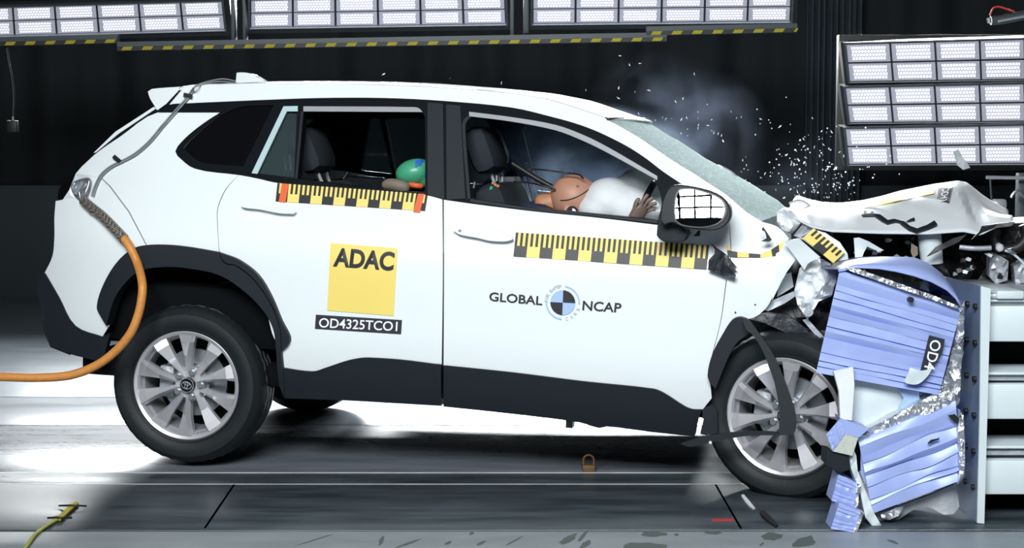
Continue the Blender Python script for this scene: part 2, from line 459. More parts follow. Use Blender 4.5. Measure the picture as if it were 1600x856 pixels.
deck(y3 + 0.010, y4 - 0.004, M['deckshade']); deck(y4 + 0.004, y5 - 0.006, M['deck']); deck(y5 + 0.010, YB, M['backfloor'])
struct(box_obj('trim_1', (XL, y3 - 0.012, -0.059), (XR, y3 - 0.001, 0.002), M['rail']))
struct(box_obj('trim_2', (XL, y2 - 0.003, -0.059), (XR, y2 + 0.003, 0.001), M['rail']))
struct(box_obj('trim_3', (XL, y1 - 0.018, -0.059), (XR, y1 - 0.002, -0.01), M['slot']))
# plate joints in the lane
for j, (pa, pb) in enumerate((((320, 825), (366, 757)), ((1118, 757), (1158, 826)))):
    a = onz(*pa); b = onz(*pb)
    bm = bmesh.new(); d = (b - a).normalized(); nrm = d.cross(Vector((0, 0, 1))) * 0.004
    f = bm.faces.new([bm.verts.new(q + Vector((0, 0, 0.0012))) for q in (a + nrm, b + nrm, b - nrm, a - nrm)])
    bmesh.ops.extrude_face_region(bm, geom=[f])
    struct(bobj('trim_%d' % (4 + j), bm, M['slot'], None, 0))
# back wall: hanging dark cloth folds over a grey base
rows = []
for zz in (1.075, 2.2, 3.4, 5.6):
    r = []
    for i in range(361):
        x = XL + (XR - XL) * i / 360
        r.append((x, YB + 0.12 + 0.05 * math.sin(x * 6.1) + 0.03 * math.sin(x * 14.7 + 1.2) + 0.03 * noise.noise(Vector((x * 2.2, 0, zz * 0.2))), zz))
    rows.append(r)
struct(loft('wall_back', rows, M['wall'], None, th=0.02))
cr = []
for zz in (0.02, 1.5, 3.5, 5.55):
    cr.append([(at(1262, 100, 8.0).x + (at(1346, 100, 8.0).x - at(1262, 100, 8.0).x) * i / 90, 8.02 + 0.035 * math.sin(i * 0.62) + 0.02 * math.sin(i * 0.23 + 1), zz) for i in range(91)])
M['curtain'] = mat('grey_blue_curtain', (0.040, 0.054, 0.068), 0.8, var=0.3, vs=2)
tag(loft('curtain', cr, M['curtain'], None, th=0.01), 'narrow grey blue curtain hanging in folds between the windscreen and the stacked flood lights', 'curtain')
struct(box_obj('trim_6', (XL, YB + 0.0, -0.05), (XR, YB + 0.16, 1.08), M['wallbase'], None, 0.012))
struct(box_obj('wall_left', (XL - 0.2, YF, -0.3), (XL, YB + 0.4, 5.6), M['wall']))
struct(box_obj('wall_right', (XR, YF, -0.3), (XR + 0.2, YB + 0.4, 5.6), M['wall']))
struct(box_obj('wall_front', (XL, YF - 0.2, -0.3), (XR, YF, 5.6), M['wall']))
struct(box_obj('ceiling', (XL, YF, 5.6), (XR, YB + 0.4, 5.8), M['wall']))

# ------------------------------------------------------------------ LED banks, rails, hanging cable
def led_bank(corners, ncol, nrow, Y, label, group, rim=True, dY=0.12, marg=(0.05, 0.055)):
    TL, TR, BR, BL = [at(px, py, Y + (dY if i > 1 else 0)) for i, (px, py) in enumerate(corners)]
    c = (TL + TR + BR + BL) / 4
    ex = (TR - TL).normalized(); ez = (TL - BL).normalized(); nn = ex.cross(ez).normalized()
    if nn.y > 0: nn = -nn
    root = base('led_flood_panel', c, label=label, cat='flood light', group=group)
    P = lambda a, b: TL + (TR - TL) * a * (1 - b) + (BL - TL) * b * (1 - a) + (BR - TL) * a * b
    def slab(name, m, a0, b0, a1, b1, front, back, uv=False, par=root):
        q = [P(a0, b1), P(a1, b1), P(a1, b0), P(a0, b0)]
        bm = bmesh.new(); F = [bm.verts.new(p + nn * front) for p in q]; B = [bm.verts.new(p + nn * back) for p in q]
        ff = bm.faces.new(F); bm.faces.new(list(reversed(B)))
        for i in range(4): bm.faces.new((F[(i + 1) % 4], F[i], B[i], B[(i + 1) % 4]))
        if uv:
            L = bm.loops.layers.uv.new('UVMap')
            for l, t in zip(ff.loops, ((0, 0), (1, 0), (1, 1), (0, 1))): l[L].uv = t
        bm.normal_update()
        if ff.normal.dot(nn) < 0: bmesh.ops.reverse_faces(bm, faces=bm.faces[:])
        me = bpy.data.meshes.new(name); bm.to_mesh(me); bm.free()
        return link(name, me, m, par, 0)
    Lx = (TR - TL).length; Lz = (TL - BL).length
    mx, mz = marg[0] / Lx, marg[1] / Lz
    slab('housing', M['housing'], -mx, -mz * 0.6, 1 + mx, 1 + mz, -0.012, -0.10)
    t = 0.012
    if rim:
        slab('rim', M['frame'], -t / Lx * 1.2, -t / Lz, 0, 1 + t / Lz, 0.02, -0.012); slab('rim', M['frame'], 1, -t / Lz, 1 + t / Lx * 1.2, 1 + t / Lz, 0.02, -0.012)
        slab('rim', M['chrome'], 0, 1, 1, 1 + t * 0.5 / Lz, 0.015, -0.012); slab('rim', M['frame'], 0, -t / Lz, 1, 0, 0.02, -0.012)
    gx, gz = 0.008 / Lx, 0.006 / Lz
    for i in range(ncol):
        for j in range(nrow):
            slab('lens', M['led'], i / ncol + gx, j / nrow + gz, (i + 1) / ncol - gx, (j + 1) / nrow - gz, 0.0, -0.010, True)
    return root
YT = 4.6
led_bank([(-46, 12), (347, 1), (352, 46), (-43, 57)], 6, 2, YT, 'wide ceiling flood light bank above the rear of the white car', 'overhead flood light banks')
led_bank([(391, -1), (789, -8), (791, 37), (391, 43)], 6, 2, YT, 'wide ceiling flood light bank above the roof of the car, middle of three', 'overhead flood light banks')
led_bank([(832, -8), (1237, -12), (1235, 33), (832, 37)], 6, 2, YT, 'wide ceiling flood light bank above the windscreen, next to the dark curtain', 'overhead flood light banks')
SIDE = 'flood light panels stacked beside the barrier'
led_bank([(1321, 69), (1671, 59), (1671, 123), (1327, 128)], 5, 2, YT - 0.4, 'large flood light panel at the top of the stack above the crushed bonnet', SIDE, dY=0.05, marg=(0.03, 0.02))
led_bank([(1320, 137), (1671, 129), (1671, 189), (1327, 192)], 5, 2, YT - 0.4, 'large flood light panel in the middle of the stack above the crushed bonnet', SIDE, dY=0.05, marg=(0.03, 0.02))
led_bank([(1320, 201), (1671, 194), (1671, 255), (1326, 257)], 5, 2, YT - 0.4, 'large flood light panel at the bottom of the stack just above the crushed bonnet', SIDE, dY=0.05, marg=(0.03, 0.02))
# dark support board the stack hangs on
bm = bmesh.new(); a = at(1311, 54, YT - 0.2); b = at(1700, 266, YT - 0.2)
box(bm, (a.x, YT - 0.2, b.z), (b.x, YT - 0.12, a.z), 0.006)
tag(bobj('support_board', bm, M['housing'], None, 30), 'black mounting board behind the three stacked flood light panels', 'board')

def hazard_rail(p0, p1, hpx, first, pitch, label, wpx=19.0):
    A, B = at(*p0, YT - 0.15), at(*p1, YT - 0.15); c = (A + B) / 2
    root = base('lighting_rail', c, label=label, cat='rail', group='striped lighting rails')
    h = hpx / FPX * (YT - 0.15 - CAM.y); L = (B - A).length; d = (B - A).normalized(); n = Vector((0, -1, 0)); upv = n.cross(d) * -1
    if upv.z < 0: upv = -upv
    bm = bmesh.new(); q = [A - upv * h / 2, B - upv * h / 2, B + upv * h * 1.6, A + upv * h * 1.6]
    F = [bm.verts.new(p) for p in q]; G = [bm.verts.new(p - n * 0.06) for p in q]
    bm.faces.new(F); bm.faces.new(G[::-1])
    for i in range(4): bm.faces.new((F[i], F[(i + 1) % 4], G[(i + 1) % 4], G[i]))
    bobj('beam', bm, M['frame'], root, 0)
    s = (YT - 0.15 - CAM.y) / FPX; quads = []
    q = [A - upv * h / 2, B - upv * h / 2, B + upv * h / 2, A + upv * h / 2]
    quads.append(([p + n * 0.002 for p in q], 0))
    x = first * s; sk = h * 0.55
    while x < L - 0.01:
        x1 = min(x + wpx * s, L - 0.001)
        quads.append(([A + d * (x - sk / 2 + 0.02) - upv * h * 0.42 + n * 0.005, A + d * (x1 - sk / 2) - upv * h * 0.42 + n * 0.005, A + d * (x1 + sk / 2) + upv * h * 0.42 + n * 0.005, A + d * (x + sk / 2 + 0.02) + upv * h * 0.42 + n * 0.005], 1))
        x += pitch * s
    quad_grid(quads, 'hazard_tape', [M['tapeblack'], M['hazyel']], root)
hazard_rail((-60, 70), (184, 64), 6.5, 2, 31, 'short striped rail at the rear left of the hall, under the first flood light bank')
hazard_rail((183, 76), (1042, 61), 6.5, 4, 31.6, 'long yellow and black striped rail running above the whole car roof')
hazard_rail((1010, 52), (1246, 47), 6.5, 4, 31.6, 'short striped rail under the flood light bank above the windscreen')
def rig_frame(px0, px1, py0, py1, label, grp='light rig frames'):
    A = at(px0, py0, YT - 0.05); B = at(px1, py1, YT - 0.05)
    bm = bmesh.new(); box(bm, (A.x, YT - 0.06, B.z), (B.x, YT + 0.05, A.z), 0.004)
    tag(bobj('rig_frame', bm, M['frame'], None, 30), label, 'frame', grp)
rig_frame(360, 367, -60, 62, 'upright grey rig post at the right end of the first flood light bank')
rig_frame(378, 384, -60, 66, 'upright grey rig post at the left end of the middle flood light bank')
rig_frame(797, 803, -60, 58, 'upright grey rig post at the right end of the middle flood light bank')
rig_frame(818, 826, -60, 52, 'upright grey rig post left of the flood light bank over the windscreen')
hang = base('hanging_cable', at(18, 190, YT), label='thin black cable hanging down the dark curtain with a small socket box', cat='cable')
tube_obj('cord', [at(x, y, YT - 0.1) for x, y in ((9, 62), (13, 95), (18, 120), (21, 150), (20, 188))], 0.012, M['wire'], hang)
a = at(20, 198, YT - 0.1)
box_obj('socket', (a.x - 0.035, YT - 0.13, a.z - 0.04), (a.x + 0.035, YT - 0.07, a.z + 0.045), M['wire'], hang, 0.006)
tube_obj('hook', [at(20, 182, YT - .12), at(20, 190, YT - .12)], 0.006, M['chrome'], hang)

# ------------------------------------------------------------------ the car
car = empty('car', CARM, label='white crashed SUV with crushed front end against the barrier', cat='car')
C_ROOFLOW = [(262, 163.5), (300, 161), (344, 159), (413, 156), (500, 153), (600, 153), (692, 157.5), (800, 168), (868, 184), (900, 193), (930, 204), (960, 218), (985, 231.5), (1010, 248), (1036, 268), (1066, 288)]
C_ROOFUP = [(282, 137), (331, 134), (420, 132), (520, 133), (600, 135), (692, 139), (800, 148), (847, 155.5), (900, 171), (947, 187)]
C_APILLAR = [(947, 187), (996, 214), (1020, 230), (1050, 250), (1097, 280), (1135, 305), (1167, 332), (1190, 346)]
both('roof_side', C_ROOFLOW + [(1100, 300), (1140, 330), (1190, 346)] + C_APILLAR[::-1][1:] + C_ROOFUP[::-1][1:] + [(279, 141)], M['paint'], car, th=0.02)
# roof skin
SIL = [(282, 135.5), (302, 133), (331, 132), (369, 130.5), (419, 128), (510, 127), (600, 128), (680, 131), (800, 140.5), (860, 147), (910, 157), (972, 178.5), (996, 186.5)]
sil = [hit(x, y, flat(0.62)) for x, y in SIL]
def wcrown(u):
    if u <= sil[0].x: return sil[0].z
    for a, b in zip(sil, sil[1:]):
        if u <= b.x: return a.z + (b.z - a.z) * (u - a.x) / (b.x - a.x)
    a, b = sil[-2], sil[-1]; return b.z + (b.z - a.z) / (b.x - a.x) * (u - b.x)
near = [hit(x, y) for x, y in curve_px(C_ROOFUP, closed=False, n=4)]
u_end = sil[-1].x + 0.02; rows = []; hrows = []
CEN = []
for i, p in enumerate(near):
    t = i / (len(near) - 1); uc = p.x + (u_end - near[-1].x) * t * t
    wc = wcrown(uc) + 0.004; r = []
    CEN.append((uc, wc))
    for k_ in range(25):
        s = k_ / 12; m_ = s if s <= 1 else 2 - s
        v = p.y + (W / 2 - p.y) * s
        r.append((p.x + (uc - p.x) * (1 - (1 - m_) ** 2), v, p.z + (wc - p.z) * (1 - (1 - m_) ** 2.6)))
    rows.append(r); hrows.append([(q[0], q[1], q[2] - 0.045 - 0.02 * (1 - abs(k_ / 12 - 1))) for k_, q in enumerate(r)])
loft('roof', rows, M['paint'], car, th=0.008)
loft('headliner', hrows, M['dark'], car, th=0.006)
# shattered windscreen
WS = [(996, 186.5), (1050, 219), (1090, 246), (1152, 280), (1210, 315), (1226, 330)]
wn = [hit(x, y, S, 0.004) for x, y in curve_px(C_APILLAR, closed=False, n=3)]
ws = [hit(x, y, flat(0.70)) for x, y in WS]
def along(P, t):
    L = [0.0]
    for a, b in zip(P, P[1:]): L.append(L[-1] + (b - a).length)
    d = t * L[-1]
    for i in range(len(P) - 1):
        if d <= L[i + 1] + 1e-9: return P[i].lerp(P[i + 1], (d - L[i]) / (L[i + 1] - L[i]))
    return P[-1]
rows = []
for i in range(15):
    t = i / 14; a = along(wn, t); b = along(ws, t); r = []
    for k_ in range(25):
        s = k_ / 12; m_ = s if s <= 1 else 2 - s; q = 1 - (1 - m_) ** 2.2
        r.append((a.x + (b.x - a.x) * q + 0.004 * noise.noise(Vector((i * .7, k_ * .6, 0))), a.y + (W / 2 - a.y) * s, a.z + (b.z - a.z) * q + 0.006 * noise.noise(Vector((i * .7, k_ * .6, 5)))))
    rows.append(r)
tag(loft('windshield', rows, M['windshield'], car), 'shattered greenish glass')
tube_obj('windscreen_trim', [Vector(rows[0][j]) + Vector((0, 0, .004)) for j in range(25)], 0.008, M['black'], car, 6, 2)
tube_obj('windscreen_trim', [hit(x, y, flat(1.0)) for x, y in ((998, 190), (1018, 196), (1038, 206), (1052, 216), (1060, 224))], 0.005, M['chrome'], car, 6, 6)
tube_obj('wiper', [hit(x, y, flat(0.9)) for x, y in ((1122, 258), (1135, 264), (1147, 272), (1153, 281))], 0.005, M['chrome'], car, 6, 6)
tube_obj('wiper', [hit(x, y, flat(0.7)) for x, y in ((1233, 318), (1247, 314), (1258, 317), (1268, 326))], 0.007, M['chrome'], car, 6, 6)
# black window surround with its openings
H_Q = [(287, 232), (290, 227), (315.5, 203), (344, 181), (371, 168.5), (398, 165), (428, 164), (415, 190), (398, 224), (380, 260), (342, 257), (311, 252)]
H_V = [(447, 174), (464, 174), (459.5, 278), (402, 271)]
H_M = [(474, 174), (654, 174.5), (661, 177), (664, 184), (664, 301), (610, 297), (549, 290.5), (465, 279)]
H_F = [(724, 200), (727, 188), (735, 181.5), (800, 190), (868, 203.5), (910, 219), (950, 238.5), (1024, 281), (1034, 316), (1028, 343), (924, 333), (833, 324.5), (731, 310)]
FR = C_ROOFLOW[1:] + [(1052, 300), (1046, 335), (1032, 351.5), (924, 338.5), (832, 329.5), (700, 312.6), (666, 304.5), (598, 298), (549, 294.5), (435, 285.5), (400, 278), (373, 273), (304, 263), (277, 243), (274, 236.5), (278, 228), (295.5, 210), (320, 191), (344, 175.5), (247, 175.5), (262, 164)]
both('window_frame', FR, M['black'], car, holes=[H_Q, H_V, H_M, H_F], off=-0.004, th=0.05, step=0.06)
both('quarter_window', H_Q, M['privacy'], car, off=0.004, th=0.006)
both('vent_window', H_V, M['farglass'], car, off=0.012, th=0.005)
panel('far_window', H_F, M['farglass'], car, off=0.012, th=0.005, mirror=True)
panel('far_window', H_M, M['farglass'], car, off=0.012, th=0.005, mirror=True)
SN = -0.010
panel('window_strip', [(474, 166), (648, 167.3), (656, 170), (660, 175), (474, 174)], M['chrome'], car, off=SN, th=0.012)  # this strip and the next paint reflections along the glass edges
panel('window_strip', [(733, 174.5), (800, 183), (868, 195), (912, 211), (952, 231), (1027, 275), (1027, 281.5), (950, 239), (910, 219.5), (868, 203.5), (800, 190), (733, 181.5)], M['chrome'], car, off=SN, th=0.012)
M['teal'] = mat('glass_edge_sheen', (0.45, 0.60, 0.62), 0.25)  # pale tone paints the reflection on the vent glass edge
panel('window_strip', [(465, 165.5), (443, 166), (393, 270.5), (402, 271.5), (448, 174), (465, 174)], M['teal'], car, off=SN, th=0.012, crv=False)
panel('window_strip', [(470, 174), (474, 174), (464.5, 279), (461, 279)], M['clad'], car, off=SN, th=0.014, crv=False)
panel('window_seal', [(722, 200), (725, 186), (733, 180), (736, 183), (729, 190), (727, 202), (735, 311), (731, 311)], M['clad'], car, off=SN, th=0.02)
panel('pillar_trim', [(668, 160), (692, 162), (694, 311), (668, 304)], M['clad'], car, off=-0.009, th=0.006, crv=False)
panel('pillar_trim', [(697, 163), (719, 165), (727, 310), (698, 312)], M['clad'], car, off=-0.009, th=0.006, crv=False)
panel('belt_trim', [(735, 310.5), (832, 325), (924, 334), (1027, 344.5), (1027, 349), (924, 337.5), (832, 328.5), (735, 316)], M['clad'], car, off=-0.012, th=0.01)
# outer body panels
Q = [(247, 175.5), (344, 175.5), (320, 191), (295.5, 210), (278, 228), (274, 236.5), (277, 243), (304, 263), (373, 273), (352, 296), (340, 324), (339, 344), (342, 392), (342, 398), (280, 388), (233, 387), (208, 392), (185, 412), (166, 446), (157, 478), (170, 509), (160, 526), (117, 509), (92, 465), (70, 426), (82, 400), (85, 370), (85, 340), (87, 314), (100, 312), (138, 311), (150, 276), (118, 272), (150, 240), (187, 214)]
both('quarter_panel', Q, M['paint'], car)
tail = [(118, 272), (150, 276), (138, 311), (98, 312), (108, 297)]
panel('lamp_recess', tail, M['paint_torn'], car, surf=crumple(0.16, 0.02, 14, 3), th=0.02, crv=False, step=0.02)
RD = [(373.5, 273), (400, 278), (435, 285.5), (549, 294.5), (598, 298), (666, 304.5), (691.2, 311.5), (691.8, 430), (690, 572), (625, 563), (575, 560), (540, 566), (507, 577), (487, 583), (437, 577), (437, 548), (425, 520), (410, 462), (380, 425), (345, 400), (343, 392), (340.3, 344), (341.3, 324), (353.3, 296)]
both('rear_door', RD, M['paint'], car)
FD = [(693.5, 312.2), (700, 312.6), (832, 329.5), (924, 338.5), (1032, 351.5), (1046, 335), (1052, 300), (1066, 288), (1100, 302), (1134, 328), (1138, 346), (1141, 400), (1134, 440), (1126, 500), (1112, 556), (1106, 586), (1110, 602), (1112, 622), (1096, 642), (1082, 641), (1070, 637), (1037, 616), (1020, 609), (912, 598), (800, 584), (693, 573), (693.8, 430)]
both('front_door', FD, M['paint'], car)
FE = [(1136, 330), (1166, 333), (1190, 346), (1212, 353), (1224, 362), (1233, 373), (1222, 388), (1221, 410), (1219, 432), (1205, 468), (1196, 482), (1178, 496), (1156, 500), (1140, 508), (1124, 540), (1112, 580), (1110, 570), (1127, 500), (1135.5, 440), (1142.5, 400), (1140, 346)]
panel('fender', FE, M['paint'], car, surf=lambda u, w_: S(u, w_) + 0.012 * noise.noise(Vector((u * 5, 3, w_ * 5))), th=0.006, step=0.03)
panel('fender', FE, M['paint'], car, th=0.012, mirror=True)
panel('door_shut_face', [(1110, 600), (1114, 622), (1110, 650), (1096, 655), (1100, 640)], M['greymetal'], car, surf=flat(0.10), th=0.02, crv=False)
# handles and small marks
for x, y in ((1194, 447), (1180, 476), (1149, 488), (1199, 472), (1219, 435)):
    bm = bmesh.new(); cyl(bm, hit(x, y, S, -0.002), (0, 1, 0), 0.0035, 0.004, 10); bobj('bolt_hole', bm, M['gauze'], car)
def handle(pts, cap, keyhole=None, name='door_handle'):
    o = panel(name, pts, M['paint'], car, off=-0.035, th=0.022, step=0.02)
    panel('handle_cup', cap, M['paint'], o, off=-0.004, th=0.004, step=0.03)
    if keyhole:
        bm = bmesh.new(); p = hit(*keyhole, S, -0.036); cyl(bm, p, (0, 1, 0), 0.006, 0.004); bobj('key_cap', bm, M['steel'], o)
    return o
handle([(707, 359), (714, 355), (735, 357), (752, 352), (768, 357), (780, 362), (799, 370), (801, 374), (790, 377), (765, 376), (748, 372), (718, 366)], [(738, 356), (745, 348), (762, 346), (775, 352), (779, 362), (770, 374), (748, 372)], (718.5, 360.5))
handle([(375, 320), (385, 318), (408, 321), (440, 327), (461, 331), (458, 334), (436, 333), (405, 327), (380, 324)], [(400, 321), (415, 316), (432, 318), (440, 326), (430, 335), (410, 332)])
panel('spoiler_gap', [(279.5, 141), (283, 140.5), (264, 163), (250, 173), (246, 172), (260, 162)], M['black'], car, off=-0.006, th=0.01, crv=False)
panel('bumper_seam', [(156, 277), (158, 277), (172, 290), (202, 330), (229.5, 383), (228, 383), (200.5, 331), (170.5, 291)], M['grywire'], car, off=-0.0015, th=0.004, crv=False)
bm = bmesh.new(); cyl(bm, hit(174.5, 318, S, -0.001), (0, 1, 0.05), 0.010, 0.006); bobj('tow_cap', bm, M['paint'], car)
# claddings
both('arch_cladding', [(342, 394), (280, 384), (233, 382.5), (208, 388), (183, 409), (162, 443), (151, 479), (158, 496), (166, 509), (172, 486), (181, 462), (200, 437), (221, 422), (259, 417), (292, 419), (343, 430), (385, 458), (414, 489), (427, 515), (431, 545), (436, 600), (444, 622), (443, 590), (439, 550), (437, 514), (423, 477), (397, 439), (368, 416), (352, 412.5), (346, 406)], M['clad'], car, off=-0.022, th=0.07, step=0.04)
both('door_arch_cladding', [(343.5, 395), (372, 406), (402, 429), (423, 463), (439.5, 502), (452, 527), (450, 538), (437.5, 549), (440.5, 548), (438.5, 514), (424.5, 476), (398.5, 437.5), (369.5, 414.5), (353.5, 411), (347.5, 405)], M['clad'], car, off=-0.024, th=0.05, step=0.03)
both('rear_sill_cladding', [(437, 574), (487, 580.5), (507, 575), (540, 564), (562, 559.5), (577, 559), (625, 562), (688.5, 570), (688.5, 634), (620, 630), (550, 626), (444, 622)], M['clad'], car, off=-0.016, th=0.06)
both('front_sill_cladding', [(693, 571), (800, 582), (912, 596), (1020, 607.5), (1037, 614), (1070, 635), (1082, 639.5), (1097, 640), (1091, 655), (1085, 682), (1020, 675), (948, 666), (937, 668.5), (905, 660), (800, 646.5), (693, 635)], M['clad'], car, off=-0.016, th=0.06)
panel('sill_edge', [(682, 569), (689, 570), (689, 634), (682, 633.5)], M['clad'], car, off=-0.022, th=0.02, crv=False)
def underbox(px0, py0, px1, py1):
    a = hit(px0, py0, flat(0.12)); b = hit(px1, py1, flat(0.12)); return a, b
panel('jack_point', [(884, 655), (895, 656), (894, 669), (884, 668)], M['black'], car, surf=flat(0.06), th=0.06, crv=False)
LB = [(70, 427), (59, 437), (57, 452), (68, 490), (70, 515), (80, 541), (110, 553), (160, 566), (172, 520), (160, 526), (117, 509), (92, 465)]
both('bumper_cladding', LB, M['clad'], car, off=-0.008, th=0.03)
# rear end across the car
def across(name, pts, m, bulge=0.10, off=0.01, n=12, corner=42):
    pr = [hit(x, y, S, off) for x, y in curve_px(pts, closed=False, n=3, corner=corner)]; rows = []
    for p in pr:
        r = []
        for k_ in range(n * 2 + 1):
            s = k_ / n; m_ = s if s <= 1 else 2 - s
            r.append((p.x - bulge * (1 - (1 - m_) ** 2), p.y + (W / 2 - p.y) * s, p.z))
        rows.append(r)
    return loft(name, rows, m, car, th=0.01)
across('rear_window', [(246, 176), (187, 215), (151, 241)], M['privacy'], 0.06)
across('tailgate', [(151, 241), (120, 272), (100, 312), (89, 318), (87, 340), (86, 400), (74, 424)], M['paint'], 0.12)
across('rear_bumper', [(71, 427), (60, 437), (58, 452), (68, 490), (70, 515), (80, 541), (110, 553)], M['clad'], 0.12)
panel('rear_window_edge', [(243, 170), (249, 175.5), (187, 214.5), (150, 240.5), (146, 239), (185, 208)], M['black'], car, off=0.004, th=0.02, crv=False)
panel('tail_spoiler_edge', [(240, 167), (243, 170), (185, 209), (150, 238), (146, 239), (180, 206)], M['paint'], car, off=-0.002, th=0.02, crv=False)
panel('tail_lamp', [(90, 312), (92, 296), (98, 287), (117, 272), (119, 275), (110, 296), (99, 311)], M['privacy'], car, off=0.0, th=0.06, step=0.02)
# roof spoiler, shark fin
SP = [(231, 143), (237, 139), (281, 135.5), (279, 141), (262, 163.5), (249, 171), (245, 171.5), (240, 163), (234, 153)]
bm = shell_bm(*shell2d([(h.x, h.z) for h in (hit(x, y, S, 0.0) for x, y in curve_px(SP))], [], 0.03), lambda u, w_: (u, S(u, w_), w_), lambda u, w_: (u, W - S(u, w_), w_))
bobj('roof_spoiler', bm, M['paint'], car)
fin = [(368, 132), (370, 113.5), (378, 113), (388, 114), (398, 118), (408, 124), (417, 130), (417, 132)]
bm = shell_bm(*shell2d([(h.x, h.z) for h in (hit(x, y, flat(W / 2 - 0.03)) for x, y in curve_px(fin))], [], 0.02), lambda u, w_: (u, W / 2 - 0.035, w_), lambda u, w_: (u, W / 2 + 0.035, w_))
fo = bobj('antenna_fin', bm, M['paint'], car); md = fo.modifiers.new('b', 'BEVEL'); md.width = 0.012; md.segments = 3
# underbody, wheel wells, bulkheads
UB = hit(500, 622, flat(0.1)).z
box_obj('underbody', (-0.55, 0.16, UB + 0.02), (2.25, W - 0.16, UB + 0.12), M['dark'], car, 0.02)
box_obj('wheel_well', (-0.44, 0.28, UB + 0.10), (0.44, W - 0.28, 0.86), M['dark'], car, 0.05)
box_obj('cargo_floor', (-0.72, 0.12, 0.50), (0.6, W - 0.12, 0.78), M['dark'], car, 0.05)
box_obj('firewall', (1.98, 0.16, UB + 0.05), (2.06, W - 0.16, 0.98), M['dark'], car, 0.02)
for vv in (0.09, W - 0.13):
    box_obj('inner_door_trim', (0.42, vv, UB + 0.1), (1.92, vv + 0.04, 0.86), M['dark'], car, 0.015)
dash = box_obj('dashboard', (1.60, 0.20, 0.62), (2.02, W - 0.20, 0.92), M['dark'], car, 0.06)

# wheels: rim, spokes, cap and nuts in a local frame (z looks out of the wheel)
def spin_bm(bm, prof, n=64):
    rings = [[bm.verts.new((r * math.cos(2 * math.pi * k / n), r * math.sin(2 * math.pi * k / n), z)) for k in range(n)] for r, z in prof]
    for A, B in zip(rings, rings[1:]):
        for k in range(n): bm.faces.new((A[k], A[(k + 1) % n], B[(k + 1) % n], B[k]))
    return rings
def mesh_of(bm, name, m, smooth=35):
    bmesh.ops.recalc_face_normals(bm, faces=bm.faces[:]); me = bpy.data.meshes.new(name); bm.to_mesh(me); bm.free(); me.materials.append(m)
    for p in me.polygons: p.use_smooth = True
    me.set_sharp_from_angle(angle=math.radians(smooth)); return me
bm = bmesh.new()
prof = [(0.236, -0.005), (0.240, 0.012), (0.247, 0.017), (0.250, 0.013), (0.268, 0.023), (0.290, 0.026), (0.309, 0.022), (0.312, 0.017), (0.328, 0.006), (0.338, -0.014), (0.343, -0.034)]
for z in (-0.058, -0.098, -0.138): prof += [(0.3455, z + 0.008), (0.338, z + 0.006), (0.338, z - 0.004), (0.346, z - 0.006)]
prof += [(0.343, -0.168), (0.335, -0.188), (0.305, -0.212), (0.25, -0.206), (0.232, -0.19)]
rings = spin_bm(bm, prof, 96)
for j in (9, 10, 11):                                   # sipes on the outer shoulder
    for k_ in range(0, 96, 2):
        v = rings[j][k_]; f = 1 - 0.004 / 0.34
        v.co.x *= f; v.co.y *= f
for k_ in range(0, 96, 3):
    for j in (14, 15, 18, 19):
        v = rings[j][k_]; v.co.x *= 0.988; v.co.y *= 0.988
ME_TYRE = mesh_of(bm, 'tyre', M['rubber'], 40)
bm = bmesh.new()
spin_bm(bm, [(0.200, -0.19), (0.203, -0.10), (0.205, -0.045), (0.212, -0.030), (0.216, -0.010), (0.222, 0.002), (0.234, 0.008), (0.240, 0.004), (0.240, -0.02), (0.236, -0.19)], 80)
for i in range(10):
    pair = 1 if i % 2 else -1
    a = math.radians(18 + 36 * i); tw = -pair * math.radians(2.5)
    rows_ = []
    for r, hw, z, rz, sh in ((0.036, 0.012, -0.034, 0.008, 0.0), (0.075, 0.012, -0.028, 0.018, 0.1), (0.13, 0.018, -0.016, 0.028, 0.35), (0.19, 0.031, -0.004, 0.022, 0.6), (0.221, 0.039, 0.003, 0.003, 0.6)):
        off = pair * sh * hw
        aa = a + tw * (0.221 - r) / 0.2
        def P(x, zz): return bm.verts.new((r * math.cos(aa) - x * math.sin(aa), r * math.sin(aa) + x * math.cos(aa), zz))
        rows_.append([P(-hw, z - 0.032), P(-hw, z - 0.004), P(off, z + rz), P(hw, z - 0.004), P(hw, z - 0.032)])
    for A, B in zip(rows_, rows_[1:]):
        for k_ in range(4): bm.faces.new((A[k_], A[k_ + 1], B[k_ + 1], B[k_]))
cyl(bm, (0, 0, -0.048), (0, 0, 1), 0.072, 0.034, 40, 0.060)
ME_RIM = mesh_of(bm, 'rim', M['alloy'], 12)
bm = bmesh.new(); cyl(bm, (0, 0, -0.018), (0, 0, 1), 0.032, 0.03, 32, 0.029); ME_CAP = mesh_of(bm, 'hub_cap', M['black'])
bm = bmesh.new()
def ell(bm, rx, ry, cy=0.0, z=-0.001, t=0.0014):
    tube(bm, [(rx * math.cos(a_ * math.pi / 16), cy + ry * math.sin(a_ * math.pi / 16), z) for a_ in range(33)], t, 6, False)
ell(bm, 0.0225, 0.0155); ell(bm, 0.006, 0.0145, -0.0008); ell(bm, 0.0145, 0.006, 0.0075)
cylr = bm; ell(bm, 0.030, 0.030, 0, -0.004, 0.0012)
ME_EMB = mesh_of(bm, 'emblem', M['chrome'])
bm = bmesh.new(); cyl(bm, (0, 0, 0), (0, 0, 1), 0.0145, 0.022, 6, 0.0125); cyl(bm, (0, 0, -0.008), (0, 0, 1), 0.018, 0.012, 20); ME_NUT = mesh_of(bm, 'lug_nut', M['steel'], 30)
bm = bmesh.new(); cyl(bm, (0, 0, -0.115), (0, 0, 1), 0.148, 0.022, 48); cyl(bm, (0, 0, -0.09), (0, 0, 1), 0.08, 0.05, 32); ME_DISC = mesh_of(bm, 'brake_disc', M['steel'])
